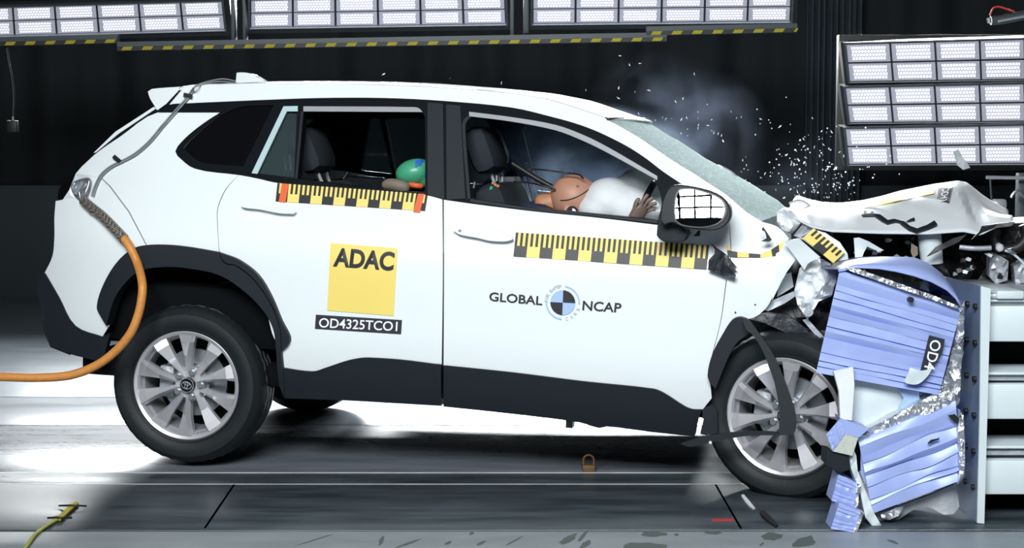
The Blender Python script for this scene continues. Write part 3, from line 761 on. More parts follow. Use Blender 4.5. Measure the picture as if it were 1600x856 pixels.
bm = bmesh.new(); box(bm, (-0.155, -0.07, -0.15), (-0.085, 0.07, -0.075), 0.012); ME_CAL = mesh_of(bm, 'brake_caliper', M['greymetal'])
bm = bmesh.new(); cyl(bm, (0, 0, -0.185), (0, 0, 1), 0.2, 0.01, 40); ME_BACK = mesh_of(bm, 'dust_shield', M['dark'])
def wheel(pos, steer, spin, far=False):
    zc = Vector((0, 1, 0)) if far else (RC.inverted().to_3x3() @ (Matrix.Rotation(math.radians(steer), 3, 'Z') @ -cv))
    up = Vector((0, 0, 1)); xc = up.cross(zc).normalized(); yc = zc.cross(xc)
    mt = Matrix.Translation(pos) @ Matrix((xc, yc, zc)).transposed().to_4x4() @ Matrix.Rotation(math.radians(spin), 4, 'Z')
    r = bpy.data.objects.new('wheel', ME_RIM); COL.objects.link(r); r.parent = car; r.matrix_local = mt
    def sub(nm, me, m4=ID):
        o = bpy.data.objects.new(nm, me); COL.objects.link(o); o.parent = r; o.matrix_local = m4; return o
    sub('tyre', ME_TYRE); sub('brake_disc', ME_DISC); sub('brake_caliper', ME_CAL); sub('dust_shield', ME_BACK)
    if not far:
        c = sub('hub_cap', ME_CAP); sub('emblem', ME_EMB, Matrix.Rotation(math.radians(-spin - 12), 4, 'Z'))
        for q in range(5):
            a = math.radians(72 * q); sub('lug_nut', ME_NUT, Matrix.Translation((0.056 * math.cos(a), 0.056 * math.sin(a), -0.022)))
    return r
PR = CARI @ at(291, 602, 0.02)
wheel(PR, 2.5, 0)
wheel(Vector((PR.x, W - 0.06, PR.z - 0.02)), 0, 10, True)
PF = CARI @ at(1225, 651, -0.53)
wheel(PF, -17, -5)
wheel(Vector((PF.x + 0.1, W - 0.06, PF.z - 0.02)), 0, 30, True)
for x0 in (PR.x, PF.x):
    bm = bmesh.new(); cyl(bm, (x0, W / 2, PR.z), (0, 1, 0), 0.035, W - 0.5); bobj('axle', bm, M['dark'], car)
tube_obj('suspension_strut', [hit(x, y, flat(0.22)) for x, y in ((352, 440), (356, 470), (362, 500))], 0.035, M['gauze'], car, 10)
tube_obj('suspension_spring', [hit(400 + 10 * math.cos(i * .9), 480 + i * 1.6, lambda u, w_, i=i: 0.30 + 0.04 * math.sin(i * .9)) for i in range(34)], 0.007, M['grywire'], car, 6, 2)
panel('suspension_arm', [(378, 486), (400, 490), (418, 510), (422, 528), (408, 520), (392, 503)], M['greymetal'], car, surf=flat(0.33), th=0.03)

# ------------------------------------------------------------------ crushed front end (parts of the car)
HB = [(1222, 330), (1245, 343), (1268, 355), (1300, 362), (1380, 365), (1450, 366), (1505, 362), (1532, 367), (1560, 353), (1584, 347)]
HT = [(1232, 329), (1280, 325), (1311, 322.5), (1348, 316), (1406, 299), (1459, 288.5), (1496, 283.5), (1510, 286), (1530, 302), (1570, 334)]
hb = [hit(x, y, flat(0.10)) for x, y in HB]; ht = [hit(x, y, flat(0.62)) for x, y in HT]
rows = []
NI, NJ = 60, 40
for i in range(NI + 1):
    a = along(hb, i / NI); b = along(ht, i / NI); r = []
    for j in range(NJ + 1):
        s = j / NJ
        if s <= 0.5:
            q = s * 2; p = a.lerp(b, q)
            bul = 0.05 * math.sin(math.pi * q) * (0.4 + 0.6 * (1 - abs(i / NI - 0.4))) * min(1, i / NI * 3)
            wr = 0.022 * noise.noise(Vector((i * 0.10 + q * 3.0, q * 1.2, 2))) * math.sin(math.pi * q) + 0.02 * max(0, (i / NI - 0.62)) * math.sin(q * 9)
            fold = -0.035 * max(0.0, 1 - abs(i / NI - (0.86 - 0.10 * q)) / 0.05) * math.sin(math.pi * min(1, q * 1.2))
            p = p + Vector((0, -bul * 0.4 - wr, bul * 0.7 + wr + fold))
        else:
            q = s * 2 - 1; e = Vector((a.x + 0.05, 1.55, a.z + 0.02)); p = b.lerp(e, q) + Vector((0, 0, 0.03 * math.sin(math.pi * q)))
        r.append(p)
    rows.append(r)
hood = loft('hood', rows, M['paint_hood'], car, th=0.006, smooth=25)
from mathutils.bvhtree import BVHTree
_hv = [Vector(p) for r in rows for p in r]
HOODT = BVHTree.FromPolygons(_hv, [(i * (NJ + 1) + j, i * (NJ + 1) + j + 1, (i + 1) * (NJ + 1) + j + 1, (i + 1) * (NJ + 1) + j) for i in range(NI) for j in range(NJ)])
def hood_pt(px, py, off=0.004):
    """point on the near slope of the bonnet seen at a pixel"""
    o = CARI @ CAM; d = (CARI.to_3x3() @ ray(px, py)).normalized()
    for k in range(12):
        d2 = (CARI.to_3x3() @ ray(px, py + k)).normalized(); h = HOODT.ray_cast(o, d2)
        if h[0] is not None: return o + d * ((h[0] - o).length - off - 0.006)
    return o + d * (hit(px, py, flat(0.5)) - o).length
ylw = [(1345, 318), (1406, 300.5), (1458, 290), (1459, 298), (1408, 309), (1350, 321)]
def hood_decal(name, q, m, n1, n2, off=0.028):
    q = [Vector(p) for p in q]; bm = bmesh.new()
    G = [[bm.verts.new(hood_pt(*((q[0] * (1 - a / n1) + q[1] * (a / n1)) * (1 - b / n2) + (q[3] * (1 - a / n1) + q[2] * (a / n1)) * (b / n2)), off)) for a in range(n1 + 1)] for b in range(n2 + 1)]
    for A, B in zip(G, G[1:]):
        for k in range(n1): bm.faces.new((A[k], A[k + 1], B[k + 1], B[k]))
    return bobj(name, bm, m, car, 0)
tag(hood_decal('bonnet_sticker', [(1346, 321), (1458, 293.5), (1460, 302), (1350, 325)], M['sticker_yellow'], 24, 3), 'yellow strip sticker')
ho = tag(hood_decal('test_number_label', [(1467, 292), (1489, 288), (1483, 316), (1464, 309)], M['label'], 8, 10), 'black number label')
decal_text('lettering', 'OD43', (1484, 292), (1479, 313), (1473, 294), M['white'], ho, 0.0, lambda x, y: hood_pt(x, y, 0.034))
# wreck behind and below the bonnet
def cp(name, px, m, v, amp=0.02, sc=9, seed=0, th=0.01, su=0.0, sw=0.0, step=0.025, crv=False, smooth=30, label=None):
    q = [hit(x, y, flat(v)) for x, y in px]; u0 = sum(p.x for p in q) / len(q); w0 = sum(p.z for p in q) / len(q)
    o = panel(name, px, m, car, surf=crumple(v, amp, sc, seed, su, sw, u0, w0), th=th, step=step, crv=crv, smooth=smooth)
    if label: o['label'] = label
    return o
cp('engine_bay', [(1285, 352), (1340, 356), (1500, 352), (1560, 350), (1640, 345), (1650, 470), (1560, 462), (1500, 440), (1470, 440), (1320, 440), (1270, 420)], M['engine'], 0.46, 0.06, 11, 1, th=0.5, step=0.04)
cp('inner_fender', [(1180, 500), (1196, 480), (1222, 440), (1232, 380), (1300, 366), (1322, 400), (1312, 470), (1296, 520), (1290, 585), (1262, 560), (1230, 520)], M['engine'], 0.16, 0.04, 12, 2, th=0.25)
cp('wheel_arch_liner', [(1120, 560), (1135, 512), (1168, 497), (1205, 500), (1245, 515), (1285, 560), (1300, 640), (1120, 640)], M['gauze'], 0.30, 0.01, 9, 4, th=0.02)
cp('arch_liner_edge', [(1166, 497), (1200, 488), (1232, 492), (1258, 512), (1290, 548), (1286, 575), (1255, 545), (1228, 520), (1196, 505)], M['gauze'], 0.02, 0.015, 14, 7, th=0.02)
cp('inner_fender_rail', [(1192, 484), (1206, 470), (1240, 455), (1244, 462), (1226, 474), (1200, 486)], M['greymetal'], 0.06, 0.01, 14, 6)
cp('inner_fender_rail', [(1222, 432), (1236, 425), (1240, 448), (1214, 464), (1216, 448)], M['greymetal'], 0.09, 0.01, 14, 16)
cp('strut_brace', [(1254, 500), (1262, 498), (1292, 532), (1288, 540)], M['greymetal'], 0.03, 0.005, 14, 6)
cp('crumpled_metal', [(1249, 420), (1262, 402), (1282, 404), (1300, 412), (1309, 433), (1300, 462), (1279, 471), (1262, 500), (1246, 476), (1241, 454)], M['paint_torn'], 0.0, 0.05, 22, 8, step=0.012, label='crumpled pale metal')
cp('crumpled_metal', [(1281, 404), (1297, 412), (1312, 424), (1300, 460), (1284, 464), (1290, 436)], M['greymetal'], -0.03, 0.04, 24, 18, step=0.012)
bm = bmesh.new(); c = hit(1264, 487, flat(-0.02)); cyl(bm, c, (0.1, 1, 0), 0.018, 0.02, 20); cyl(bm, c, (0.1, 1, 0), 0.008, 0.03, 12); bobj('bolt_plate', bm, M['chrome'], car)
cp('torn_fender_sheet', [(1225, 377), (1249, 373), (1282, 402), (1268, 408), (1262, 412), (1257, 422), (1240, 398), (1228, 382)], M['paint'], -0.07, 0.012, 10, 9, sw=-0.3)
cp('torn_fender_sheet', [(1226, 378), (1240, 396), (1243, 406), (1230, 424), (1222, 438), (1206, 470), (1214, 430), (1217, 396)], M['paint'], -0.03, 0.012, 10, 10)
cp('torn_fender_sheet', [(1276, 360), (1290, 364), (1312, 378), (1324, 396), (1326, 408), (1304, 410), (1316, 394), (1296, 376)], M['paint'], -0.005, 0.012, 10, 11)
cp('cowl_wreck', [(1214, 332), (1224, 324), (1236, 328), (1246, 338), (1252, 348), (1244, 358), (1236, 366), (1222, 358), (1214, 346)], M['paint_torn'], 0.10, 0.05, 22, 12, step=0.012)
cp('hinge_bracket', [(1250, 342), (1268, 352), (1274, 358), (1250, 372), (1240, 368), (1254, 350)], M['greymetal'], 0.12, 0.03, 22, 13, step=0.015)
cp('fender_tear', [(1192, 354), (1199, 364), (1206, 375), (1201, 378), (1189, 377), (1198, 372), (1195, 362), (1190, 359)], M['gauze'], -0.006, 0.004, 14, 14)
cp('radiator_bracket', [(1334, 372), (1342, 371), (1357, 377), (1381, 391), (1373, 393), (1355, 385), (1350, 394), (1345, 408), (1336, 402)], M['platewhite'], 0.10, 0.02, 10, 15)
bm = bmesh.new(); tube(bm, [hit(1452, 362, flat(0.20)), hit(1456, 412, flat(0.20))], 0.046, 20, r2=0.044); bobj('strut_tower', bm, M['platewhite'], car)
cp('reservoir_flap', [(1424, 380), (1434, 386), (1434, 398), (1427, 403), (1423, 394)], M['taupe'], 0.12, 0.01, 14, 17)
cp('broken_grille_strip', [(1448, 401), (1462, 386), (1490, 372), (1511, 366), (1498, 378), (1470, 391), (1452, 400)], M['wire'], 0.08, 0.01, 14, 19, label='snapped black strip')
cp('broken_grille_strip', [(1534, 353), (1560, 349), (1588, 346), (1580, 353), (1552, 357), (1534, 364), (1518, 374), (1530, 362)], M['wire'], -0.02, 0.02, 20, 20)
tube_obj('radiator_rod', [hit(1499, 386, flat(0.12)), hit(1522, 388, flat(0.12)), hit(1549, 387, flat(0.12))], 0.010, M['greymetal'], car)
tube_obj('radiator_hose', [hit(x, y, flat(0.25)) for x, y in ((1556, 358), (1554, 372), (1560, 386), (1576, 390), (1594, 384), (1606, 366), (1600, 350))], 0.022, M['wire'], car, 12)
bm = bmesh.new(); ball(bm, hit(1562, 387, flat(0.16)), 0.016); bobj('hose_cap', bm, M['white'], car)
tube_obj('engine_wire', [hit(x, y, flat(0.15)) for x, y in ((1570, 391), (1582, 396), (1596, 408), (1606, 420))], 0.005, M['platewhite'], car, 6)
rnd = random.Random(5)
cp('alternator', [(1546, 402), (1560, 398), (1576, 408), (1574, 438), (1556, 444), (1546, 432)], M['greymetal'], 0.20, 0.04, 26, 21, th=0.12, step=0.012)
cp('pump_housing', [(1584, 416), (1600, 406), (1612, 410), (1612, 456), (1590, 452), (1586, 440)], M['greymetal'], 0.20, 0.04, 26, 22, th=0.12, step=0.012)
for i in range(64):
    x, y = rnd.uniform(1335, 1600), rnd.uniform(372, 440)
    if 1425 < x < 1490 and y < 420: continue
    r = rnd.uniform(3, 8); pts = [(x + r * rnd.uniform(.5, 1.2) * math.cos(a_), y + r * 0.7 * rnd.uniform(.4, 1.2) * math.sin(a_)) for a_ in (0, 1.1, 2.3, 3.5, 4.6)]
    cp('engine_fragment', pts, rnd.choice([M['greymetal'], M['wire'], M['engine'], M['chrome'], M['steel']]), rnd.uniform(0.10, 0.34), 0.02, 20, i, th=0.03, step=0.02)
# torn wheel-arch flare hanging across the front wheel
panel('torn_arch_flare', [(1105.5, 586), (1113, 553), (1131, 518.6), (1144, 500), (1156, 495.5), (1168, 499), (1170, 521), (1149, 538), (1132, 572), (1118, 607), (1111, 600)], M['clad'], car, surf=flat(-0.035), th=0.05, step=0.02)
panel('torn_arch_flare', [(1160, 496), (1168, 498.5), (1187, 522), (1210, 557), (1229, 603), (1242, 642), (1244, 669), (1239, 679), (1218, 680), (1217, 672), (1218, 646), (1210, 598), (1194, 553), (1177, 524), (1166, 515)], M['clad'], car, surf=lambda u, w_: -0.09 - 0.10 * (0.9 - w_), th=0.02, step=0.02)
panel('torn_arch_flare', [(1063, 693.5), (1098, 682.5), (1156, 675), (1210, 675), (1222, 680), (1167, 681), (1116, 690), (1079, 698)], M['clad'], car, surf=flat(-0.14), th=0.02, step=0.02)
panel('mud_flap', [(1097, 640), (1112, 632), (1120, 640), (1121, 676), (1104, 680), (1094, 678), (1099, 655)], M['clad'], car, surf=flat(0.03), th=0.02, step=0.02, crv=False)
bm = bmesh.new(); cyl(bm, hit(1110, 691, flat(-0.15)), (0, 1, 0), 0.006, 0.006); bobj('bolt', bm, M['chrome'], car)

# ------------------------------------------------------------------ door mirror turned outward
MV = -0.16
g0 = hit(1085, 325, flat(MV))
gs = lambda u, w_: MV + math.tan(math.radians(12.0)) * (w_ - g0.z) - math.tan(math.radians(0.5)) * (u - g0.x) + ((u - g0.x) ** 2 + (w_ - g0.z) ** 2) / (2 * 1.5)
HM_ = [(1031, 345), (1034, 318), (1043, 296), (1054, 289), (1072, 289.5), (1100, 295), (1124, 304), (1137, 316), (1142, 330), (1140, 344), (1128, 356), (1112, 360), (1085, 358), (1062, 353), (1050, 348), (1038, 352)]
mo = panel('door_mirror', HM_, M['clad'], car, surf=lambda u, w_: gs(u, w_) + 0.004, th=0.10, step=0.02)
md = mo.modifiers.new('round', 'BEVEL'); md.width = 0.012; md.segments = 3; md.limit_method = 'ANGLE'
GL = [(1054, 345), (1053, 325), (1056, 303), (1062, 294.5), (1080, 294), (1104, 300), (1124, 308), (1134, 319), (1135, 332), (1128, 346), (1112, 354), (1092, 356), (1064, 352)]
panel('mirror_bezel', curve_px(GL), M['black'], mo, surf=gs, off=-0.002, th=0.006, step=0.02, crv=False)
GI = [(1085 + (x - 1092 + 7) * 0.93, 325 + (y - 325) * 0.93) for x, y in GL]
panel('mirror_glass', GI, M['mirror'], mo, surf=gs, off=-0.004, th=0.003, step=0.012, smooth=60)
mf = panel('mirror_foot', [(1027, 355), (1029, 338), (1050, 346), (1068, 356), (1075, 366), (1068, 378), (1052, 378.5), (1034, 376), (1026, 368)], M['clad'], car, surf=flat(-0.10), th=0.14, step=0.02)
md = mf.modifiers.new('round', 'BEVEL'); md.width = 0.02; md.segments = 3; md.limit_method = 'ANGLE'
panel('mirror_hinge', [(1032, 340), (1034, 333), (1044, 336), (1050, 338), (1051, 350), (1046, 352), (1033, 347)], M['black'], mf, surf=flat(-0.14), th=0.03, step=0.02)
panel('mirror_tab', [(1090, 361), (1094, 360), (1093, 369), (1083, 369), (1087, 365)], M['clad'], mo, surf=flat(-0.05), th=0.02, step=0.02, crv=False)
cp('torn_black_tape', [(1110, 380), (1118, 386), (1127, 392), (1135, 398), (1145, 410), (1152, 418), (1148, 421), (1140, 419), (1150, 430), (1148, 435.5), (1130, 431), (1106, 421), (1107, 406), (1116, 397), (1117, 390)], M['gauze'], -0.025, 0.02, 16, 23, step=0.015, label='torn black flap')

# ------------------------------------------------------------------ stickers, scales and lettering on the doors
def dec(off=-0.004): return lambda x, y: hit(x, y, S, off)
def scale_tape(name, TL, TR, BR, BL, n, first_black=True, label=None, frac=0.55, teeth=True, to3=None):
    to3 = to3 or dec(); TL, TR, BR, BL = map(Vector, (TL, TR, BR, BL))
    def P(a, b):
        q = TL * (1 - a) * (1 - b) + TR * a * (1 - b) + BR * a * b + BL * (1 - a) * b; return to3(q.x, q.y)
    quads = []
    for i in range(n):
        c = 1 if (i % 2 == 0) == first_black else 0
        def cell(x0, x1, b0, b1, cc): quads.append(([P(x0 / n, b0), P(x1 / n, b0), P(x1 / n, b1), P(x0 / n, b1)], cc))
        cell(i, i + 1, frac, 1, c)
        for t in range(5): cell(i + t / 5, i + (t + 1) / 5, 0, frac, c if t % 2 == 0 else 1 - c)
    o = quad_grid(quads, name, [M['yellow'], M['tapeblack']], car)
    if label: o['label'] = label
    return o
scale_tape('scale_tape', (433.5, 286), (668.5, 303), (664, 329.5), (430.5, 314.5), 13, True, 'yellow and black scale tape on the rear door')
for q in ([(440.5, 286.5), (451.5, 287.5), (446, 316), (435.5, 315)], [(653.5, 302.5), (663, 303), (656, 332), (645.5, 331)]):
    quad_grid([([dec(-0.006)(x, y) for x, y in q], 0)], 'tape_end_marker', [M['tapered']], car)
scale_tape('scale_tape', (806, 363), (1108, 383.5), (1104, 421), (802, 400.5), 15, True, 'yellow and black scale tape on the front door')
quad_grid([([dec(-0.005)(x, y) for x, y in q], mi) for q, mi in (
    ([(1136, 391), (1152, 393.5), (1152.5, 402), (1137, 401)], 1), ([(1152, 393.5), (1170, 395.5), (1170, 402), (1152.5, 402)], 0), ([(1170, 395.5), (1188, 397), (1188, 402.5), (1170, 402)], 1),
    ([(1188, 397), (1205, 390), (1207, 401), (1188, 402.5)], 0), ([(1205, 390), (1217, 382), (1218, 399), (1207, 401)], 1), ([(1217, 382), (1230, 374), (1224, 386), (1218, 396)], 0), ([(1135, 384), (1142, 387), (1142, 391), (1136, 391)], 0))], 'scale_tape', [M['yellow'], M['tapeblack']], car)
tp = lambda x, y: hit(x, y, flat(-0.035), 0)
TT = scale_tape('scale_tape', (1272, 357), (1319, 395), (1302, 411), (1254, 372), 3, False, 'bent scale tape on the torn wing', 0.5, True, tp)
cp('tape_backing', [(1271, 357), (1320, 395), (1303, 411), (1253, 373)], M['paint'], -0.028, 0.0, 5, 24)
yl = [(516.5, 379.5), (621, 388), (615, 493.5), (511, 485)]
st = panel('square_sticker', yl, M['sticker_yellow'], car, off=-0.0035, th=0.001, crv=False)
decal_text('lettering', 'ADAC', (520, 416.5), (614, 423.5), (523.5, 386.5), M['ink'], st, 0.035, dec(-0.006))
lb = panel('test_number_label', [(493.5, 491.5), (628, 500), (626.5, 522), (492, 513.5)], M['label'], car, off=-0.0035, th=0.001, crv=False)
decal_text('lettering', 'OD4325TCO1', (498, 511.5), (620.5, 517.5), (499, 496.5), M['white'], lb, 0.012, dec(-0.006))
decal_text('door_lettering', 'GLOBAL', (764, 470), (847, 477), (765, 456), M['ink'], car, 0.018, dec())
decal_text('door_lettering', 'NCAP', (909.5, 484.5), (970, 488.5), (911, 469.5), M['ink'], car, 0.018, dec())
cx, cy = 879.3, 472.8
def disc_sector(a0, a1, r0, r1, m, name, off=-0.004):
    bm = bmesh.new(); n = max(3, int(abs(a1 - a0) / 6)); A = []; B = []
    for i in range(n + 1):
        a_ = math.radians(a0 + (a1 - a0) * i / n - 2); ca, sa = math.cos(a_), math.sin(a_)
        sh = 0.02
        A.append(bm.verts.new(dec(off)(cx + r1 * ca - 0 * sa, cy - r1 * sa + r1 * ca * sh)))
        if r0: B.append(bm.verts.new(dec(off)(cx + r0 * ca, cy - r0 * sa + r0 * ca * sh)))
    if not r0: c0 = bm.verts.new(dec(off)(cx, cy))
    for i in range(n):
        bm.faces.new((A[i], A[i + 1], B[i + 1], B[i]) if r0 else (A[i], A[i + 1], c0))
    return bobj(name, bm, m, car, 0)
disc_sector(0, 90, 0, 19.5, M['ink'], 'round_emblem'); disc_sector(180, 270, 0, 19.5, M['ink'], 'round_emblem')
disc_sector(90, 180, 0, 19.5, M['logoblue'], 'round_emblem'); disc_sector(270, 360, 0, 19.5, M['logoblue'], 'round_emblem')
disc_sector(-2, 84, 24.5, 27, M['logoblue'], 'round_emblem'); disc_sector(180, 268, 24.5, 27, M['logoblue'], 'round_emblem')
def arc_text(s, a0, a1, r, h, inward=False):
    for i, ch in enumerate(s):
        if ch == ' ': continue
        a_ = math.radians(a0 + (a1 - a0) * i / (len(s) - 1)); ca, sa = math.cos(a_), math.sin(a_)
        c = Vector((cx + r * ca, cy - r * sa)); outw = Vector((ca, -sa)); tang = Vector((sa, ca))
        if inward: outw, tang = -outw, -tang
        wd = h * 0.8
        bl = c - outw * h / 2 - tang * wd / 2; decal_text('emblem_lettering', ch, bl, bl + tang * wd, bl + outw * h, M['logogrey'], car, 0.0, dec())
arc_text('FOR SAFER', 172, 98, 26, 5)
arc_text('CARS', 284, 336, 26, 5, True)

# ------------------------------------------------------------------ barrier and honeycomb blocks (built in world axes)
YN = -1.0
def wp(name, px, m, parent, Y=YN, amp=0.0, sc=9, seed=0, th=0.3, step=0.03, crv=False, smooth=30, corner=42, extra=None, shear=0.0):
    base_s = crumple(Y, amp, sc, seed) if amp else flat(Y)
    sf = (lambda u, w_: base_s(u, w_) + extra(u, w_)) if extra else base_s
    o = panel(name, px, m, parent, surf=sf, th=th, step=step, frame=ID, crv=crv, smooth=smooth, corner=corner)
    if shear:
        for v in o.data.vertices:
            if v.co.y > Y + th * 0.5: v.co.x += shear
    return o
bar = base('crash_barrier', at(1540, 818, YN + 0.1), label='tall steel barrier plate with white side beams at the edge of the picture', cat='barrier')
def plate_mat():
    m = mat('blue_grey_plate_worn', (0.27, 0.35, 0.50), 0.42, metal=0.35, var=0.35, vs=7); return m
pm = plate_mat()
wp('backing_plate', [(1533, 447), (1548, 451), (1543, 640), (1538, 818), (1527, 817), (1531, 640)], M['platewhite'], bar, YN, th=0.012, smooth=0, step=0.05)
wp('backing_plate', [(1533, 447), (1548, 451), (1543, 640), (1538, 818), (1527, 817), (1531, 640)], pm, bar, YN + 0.0125, th=0.85, smooth=0, step=0.05)
q = at(1535, 640, YN).x
for i in range(6):
    for j in range(2):
        p = at(1512 - 12 * j, 480 + 62 * i + 4 * j, YN + 0.22 + 0.18 * j); 
        bm = bmesh.new(); zz = 0.80 - 0.135 * i; xx = at(1533 - 5 * (i / 6), 447 + 62 * i, YN).x
        cyl(bm, (xx - 0.002, YN + 0.06 + 0.10 * j, zz), (1, 0, 0), 0.011, 0.012, 14); bobj('plate_bolt', bm, M['slot'], bar)
X0 = at(1545, 560, YN).x + 0.004
def zpx(py): return at(1570, py, YN + 0.06).z
for (t0, t1, lip) in ((467, 534, 478), (581, 655, 600), (696, 773, 719)):
    z1, z0, zl = zpx(t0), zpx(t1), zpx(lip)
    box_obj('side_beam', (X0, YN + 0.06, z0), (3.2, YN + 0.30, zl), M['platewhite'], bar, 0.008)
    zm = (zl + z1) / 2
    box_obj('beam_flange', (X0, YN + 0.075, zm - 0.012), (3.2, YN + 0.28, zm + 0.010), M['greymetal'], bar, 0.003)
    box_obj('beam_flange', (X0, YN + 0.05, z1 - 0.010), (3.2, YN + 0.28, z1), M['platewhite'], bar, 0.003)
box_obj('barrier_core', (X0, YN + 0.32, 0.02), (3.2, YN + 0.9, zpx(470)), M['dark'], bar, 0.01)
a = at(1560, 455, YN + 0.1)
box_obj('top_ledge', (X0, YN + 0.04, zpx(467) + 0.002), (3.2, YN + 0.7, zpx(458)), M['greymetal'], bar, 0.006)
box_obj('top_ledge', (X0 + 0.03, YN + 0.03, zpx(467) + 0.002), (X0 + 0.13, YN + 0.3, zpx(453)), M['platewhite'], bar, 0.006)
for zf in (0.02,):
    box_obj('barrier_foot', (X0 + 0.02, YN + 0.25, 0.0), (3.2, YN + 0.85, 0.03), M['dark'], bar)

def pleated(name, TL, TR, BR, BL, n, m, parent, Y, depth=0.012, seed=1, na=22, jit=0.16, vertical=False):
    """sheet folded into overlapping pleats between four pixel corners"""
    C = [Vector(p) for p in (TL, TR, BR, BL)]; rp = random.Random(seed); bm = bmesh.new()
    edges = [0.0] + [(i + rp.uniform(-0.28, 0.28)) / n for i in range(1, n)] + [1.0]
    def P(a, b, dy):
        q = C[0] * (1 - a) * (1 - b) + C[1] * a * (1 - b) + C[2] * a * b + C[3] * (1 - a) * b
        return at(q.x, q.y, Y + dy)
    for i in range(n):
        sg = rp.choice((1, 1, 1, -1)); d0 = depth * rp.uniform(0.3, 1.2); ph = rp.uniform(0, 9)
        A, B, Cc, D = [], [], [], []
        for k_ in range(na + 1):
            a = k_ / na
            fade = max(0.06, min(1.0, 0.55 + 1.3 * noise.noise(Vector((a * 1.6, ph, seed)))))
            j0 = jit / n * noise.noise(Vector((a * 2.2, i * 3.3, seed))) * (i > 0); j1 = jit / n * noise.noise(Vector((a * 2.2, (i + 1) * 3.3, seed))) * (i < n - 1)
            b0, b1 = edges[i] + j0, edges[i + 1] + j1
            w_ = 0.003 * noise.noise(Vector((a * 6, i, seed)))
            A.append(bm.verts.new(P(a, b0, d0 * fade * sg + w_))); B.append(bm.verts.new(P(a, b0 * 0.5 + b1 * 0.5, -d0 * fade * 0.35 + w_)))
            Cc.append(bm.verts.new(P(a, b1, -d0 * fade * sg + w_))); D.append(bm.verts.new(P(a, b1, depth * 1.6 + 0.01)))
        Z = [bm.verts.new(P(k_ / na, edges[i], depth * 1.6 + 0.01)) for k_ in range(na + 1)]
        for L0, L1 in ((Z, A), (A, B), (B, Cc), (Cc, D)):
            for k_ in range(na): bm.faces.new((L0[k_], L0[k_ + 1], L1[k_ + 1], L1[k_]))
        for k_ in (0, na): bm.faces.new((Z[k_], A[k_], B[k_], Cc[k_], D[k_]))
    return bobj(name, bm, m, parent, 28)
# upper block
ub = base('honeycomb_block', at(1390, 612, YN + 0.15), label='large upper lavender blue honeycomb block jammed between front wheel and barrier plate', cat='crash block', group='crushed honeycomb blocks')
UPF = [(1310, 424), (1323, 418), (1400, 444), (1460, 465), (1502, 482), (1497, 505), (1490, 535), (1478, 578), (1467, 617), (1400, 603), (1330, 592), (1275, 582), (1286, 535), (1300, 470)]
PLM = M['lav']
pleated('pleated_face', (1312, 422), (1502, 481.5), (1467, 617), (1275, 582), 15, PLM, ub, YN - 0.012, 0.008, 3)
wp('block_core', [(1316, 430), (1400, 452), (1496, 486), (1463, 611), (1280, 577)], PLM, ub, YN + 0.02, th=0.45, shear=0.11)
sh = []
for (x, y), (x2, y2) in zip([(1310, 420), (1322, 416), (1332, 411), (1361, 405), (1395, 402.5), (1428, 403), (1450, 412), (1470, 427), (1486, 447), (1500, 470)],
                            [(1310, 424), (1323, 421), (1336, 417.5), (1374, 419.5), (1400, 424), (1428, 431), (1455, 440), (1480, 453), (1494, 466), (1502, 480)]):
    sh.append([at(x2, y2, YN - 0.02), at((x + x2) / 2, (y + y2) / 2 - 1, YN + 0.03), at(x, y, YN + 0.12), at(x, y, YN + 0.12) + Vector((0.0, 0.35, -0.02))])
tag(loft('peeled_cover_sheet', sh, M['lav'], ub, th=0.006), 'smooth peeled top sheet')
wp('cover_edge', [(1322, 418), (1340, 419.5), (1400, 441), (1460, 462), (1497, 478), (1501, 484), (1460, 469), (1400, 449), (1330, 424)], M['silver'], ub, YN - 0.035, amp=0.006, sc=18, th=0.02, step=0.015)
wp('torn_honeycomb', [(1500, 482), (1507, 470), (1506, 530), (1502, 575), (1500, 625), (1484, 640), (1462, 640), (1468, 615), (1480, 575), (1492, 530)], M['silver'], ub, YN + 0.01, amp=0.05, sc=30, seed=4, th=0.3, step=0.012)
bm = bmesh.new(); cyl(bm, at(1422.5, 468, YN - 0.03), (0, 1, 0), 0.010, 0.03, 16); bobj('bolt_hole', bm, M['slot'], ub)
lq = [(1452, 523.5), (1476.5, 530), (1473, 548), (1464, 566), (1450, 579), (1438, 580)]
wp('test_number_label', lq, M['label'], ub, YN - 0.040, th=0.003, smooth=0)
lbl = ub.children[-1]
o_ = None
vs_, fs_ = None, None
def wt(Y): return lambda x, y: at(x, y, Y)
decal_text('lettering', 'OD4', (1455, 529.5), (1443.5, 575), (1471.5, 533.5), M['white'], ub, 0.01, wt(YN - 0.044))
bm = bmesh.new(); S_ = [(1440, 575), (1447, 573), (1455, 571)]
wp('peeled_label_flap', [(1422, 574), (1440, 579), (1457, 575), (1449, 588), (1434, 600), (1416, 599), (1413, 596), (1418, 585)], M['platewhite'], ub, YN - 0.055, amp=0.01, sc=20, th=0.004, step=0.02, crv=True)
# sheet between the blocks
wp('white_inner_sheet', [(1331, 588), (1400, 602), (1478, 616), (1450, 626), (1400, 650), (1345, 682), (1326, 662)], M['platewhite'], ub, YN + 0.06, amp=0.02, sc=5, seed=8, th=0.02)
wp('white_inner_sheet', [(1302.5, 580), (1333, 573.5), (1335, 600), (1331, 657), (1313, 654), (1311, 611)], M['paint_torn'], ub, YN - 0.045, amp=0.008, sc=8, seed=9, th=0.02)
wp('blue_scuff', [(1402, 606), (1436, 612), (1437, 628), (1418, 636), (1402, 640), (1412, 622)], M['logoblue'], ub, YN + 0.03, amp=0.01, sc=12, seed=10, th=0.004)
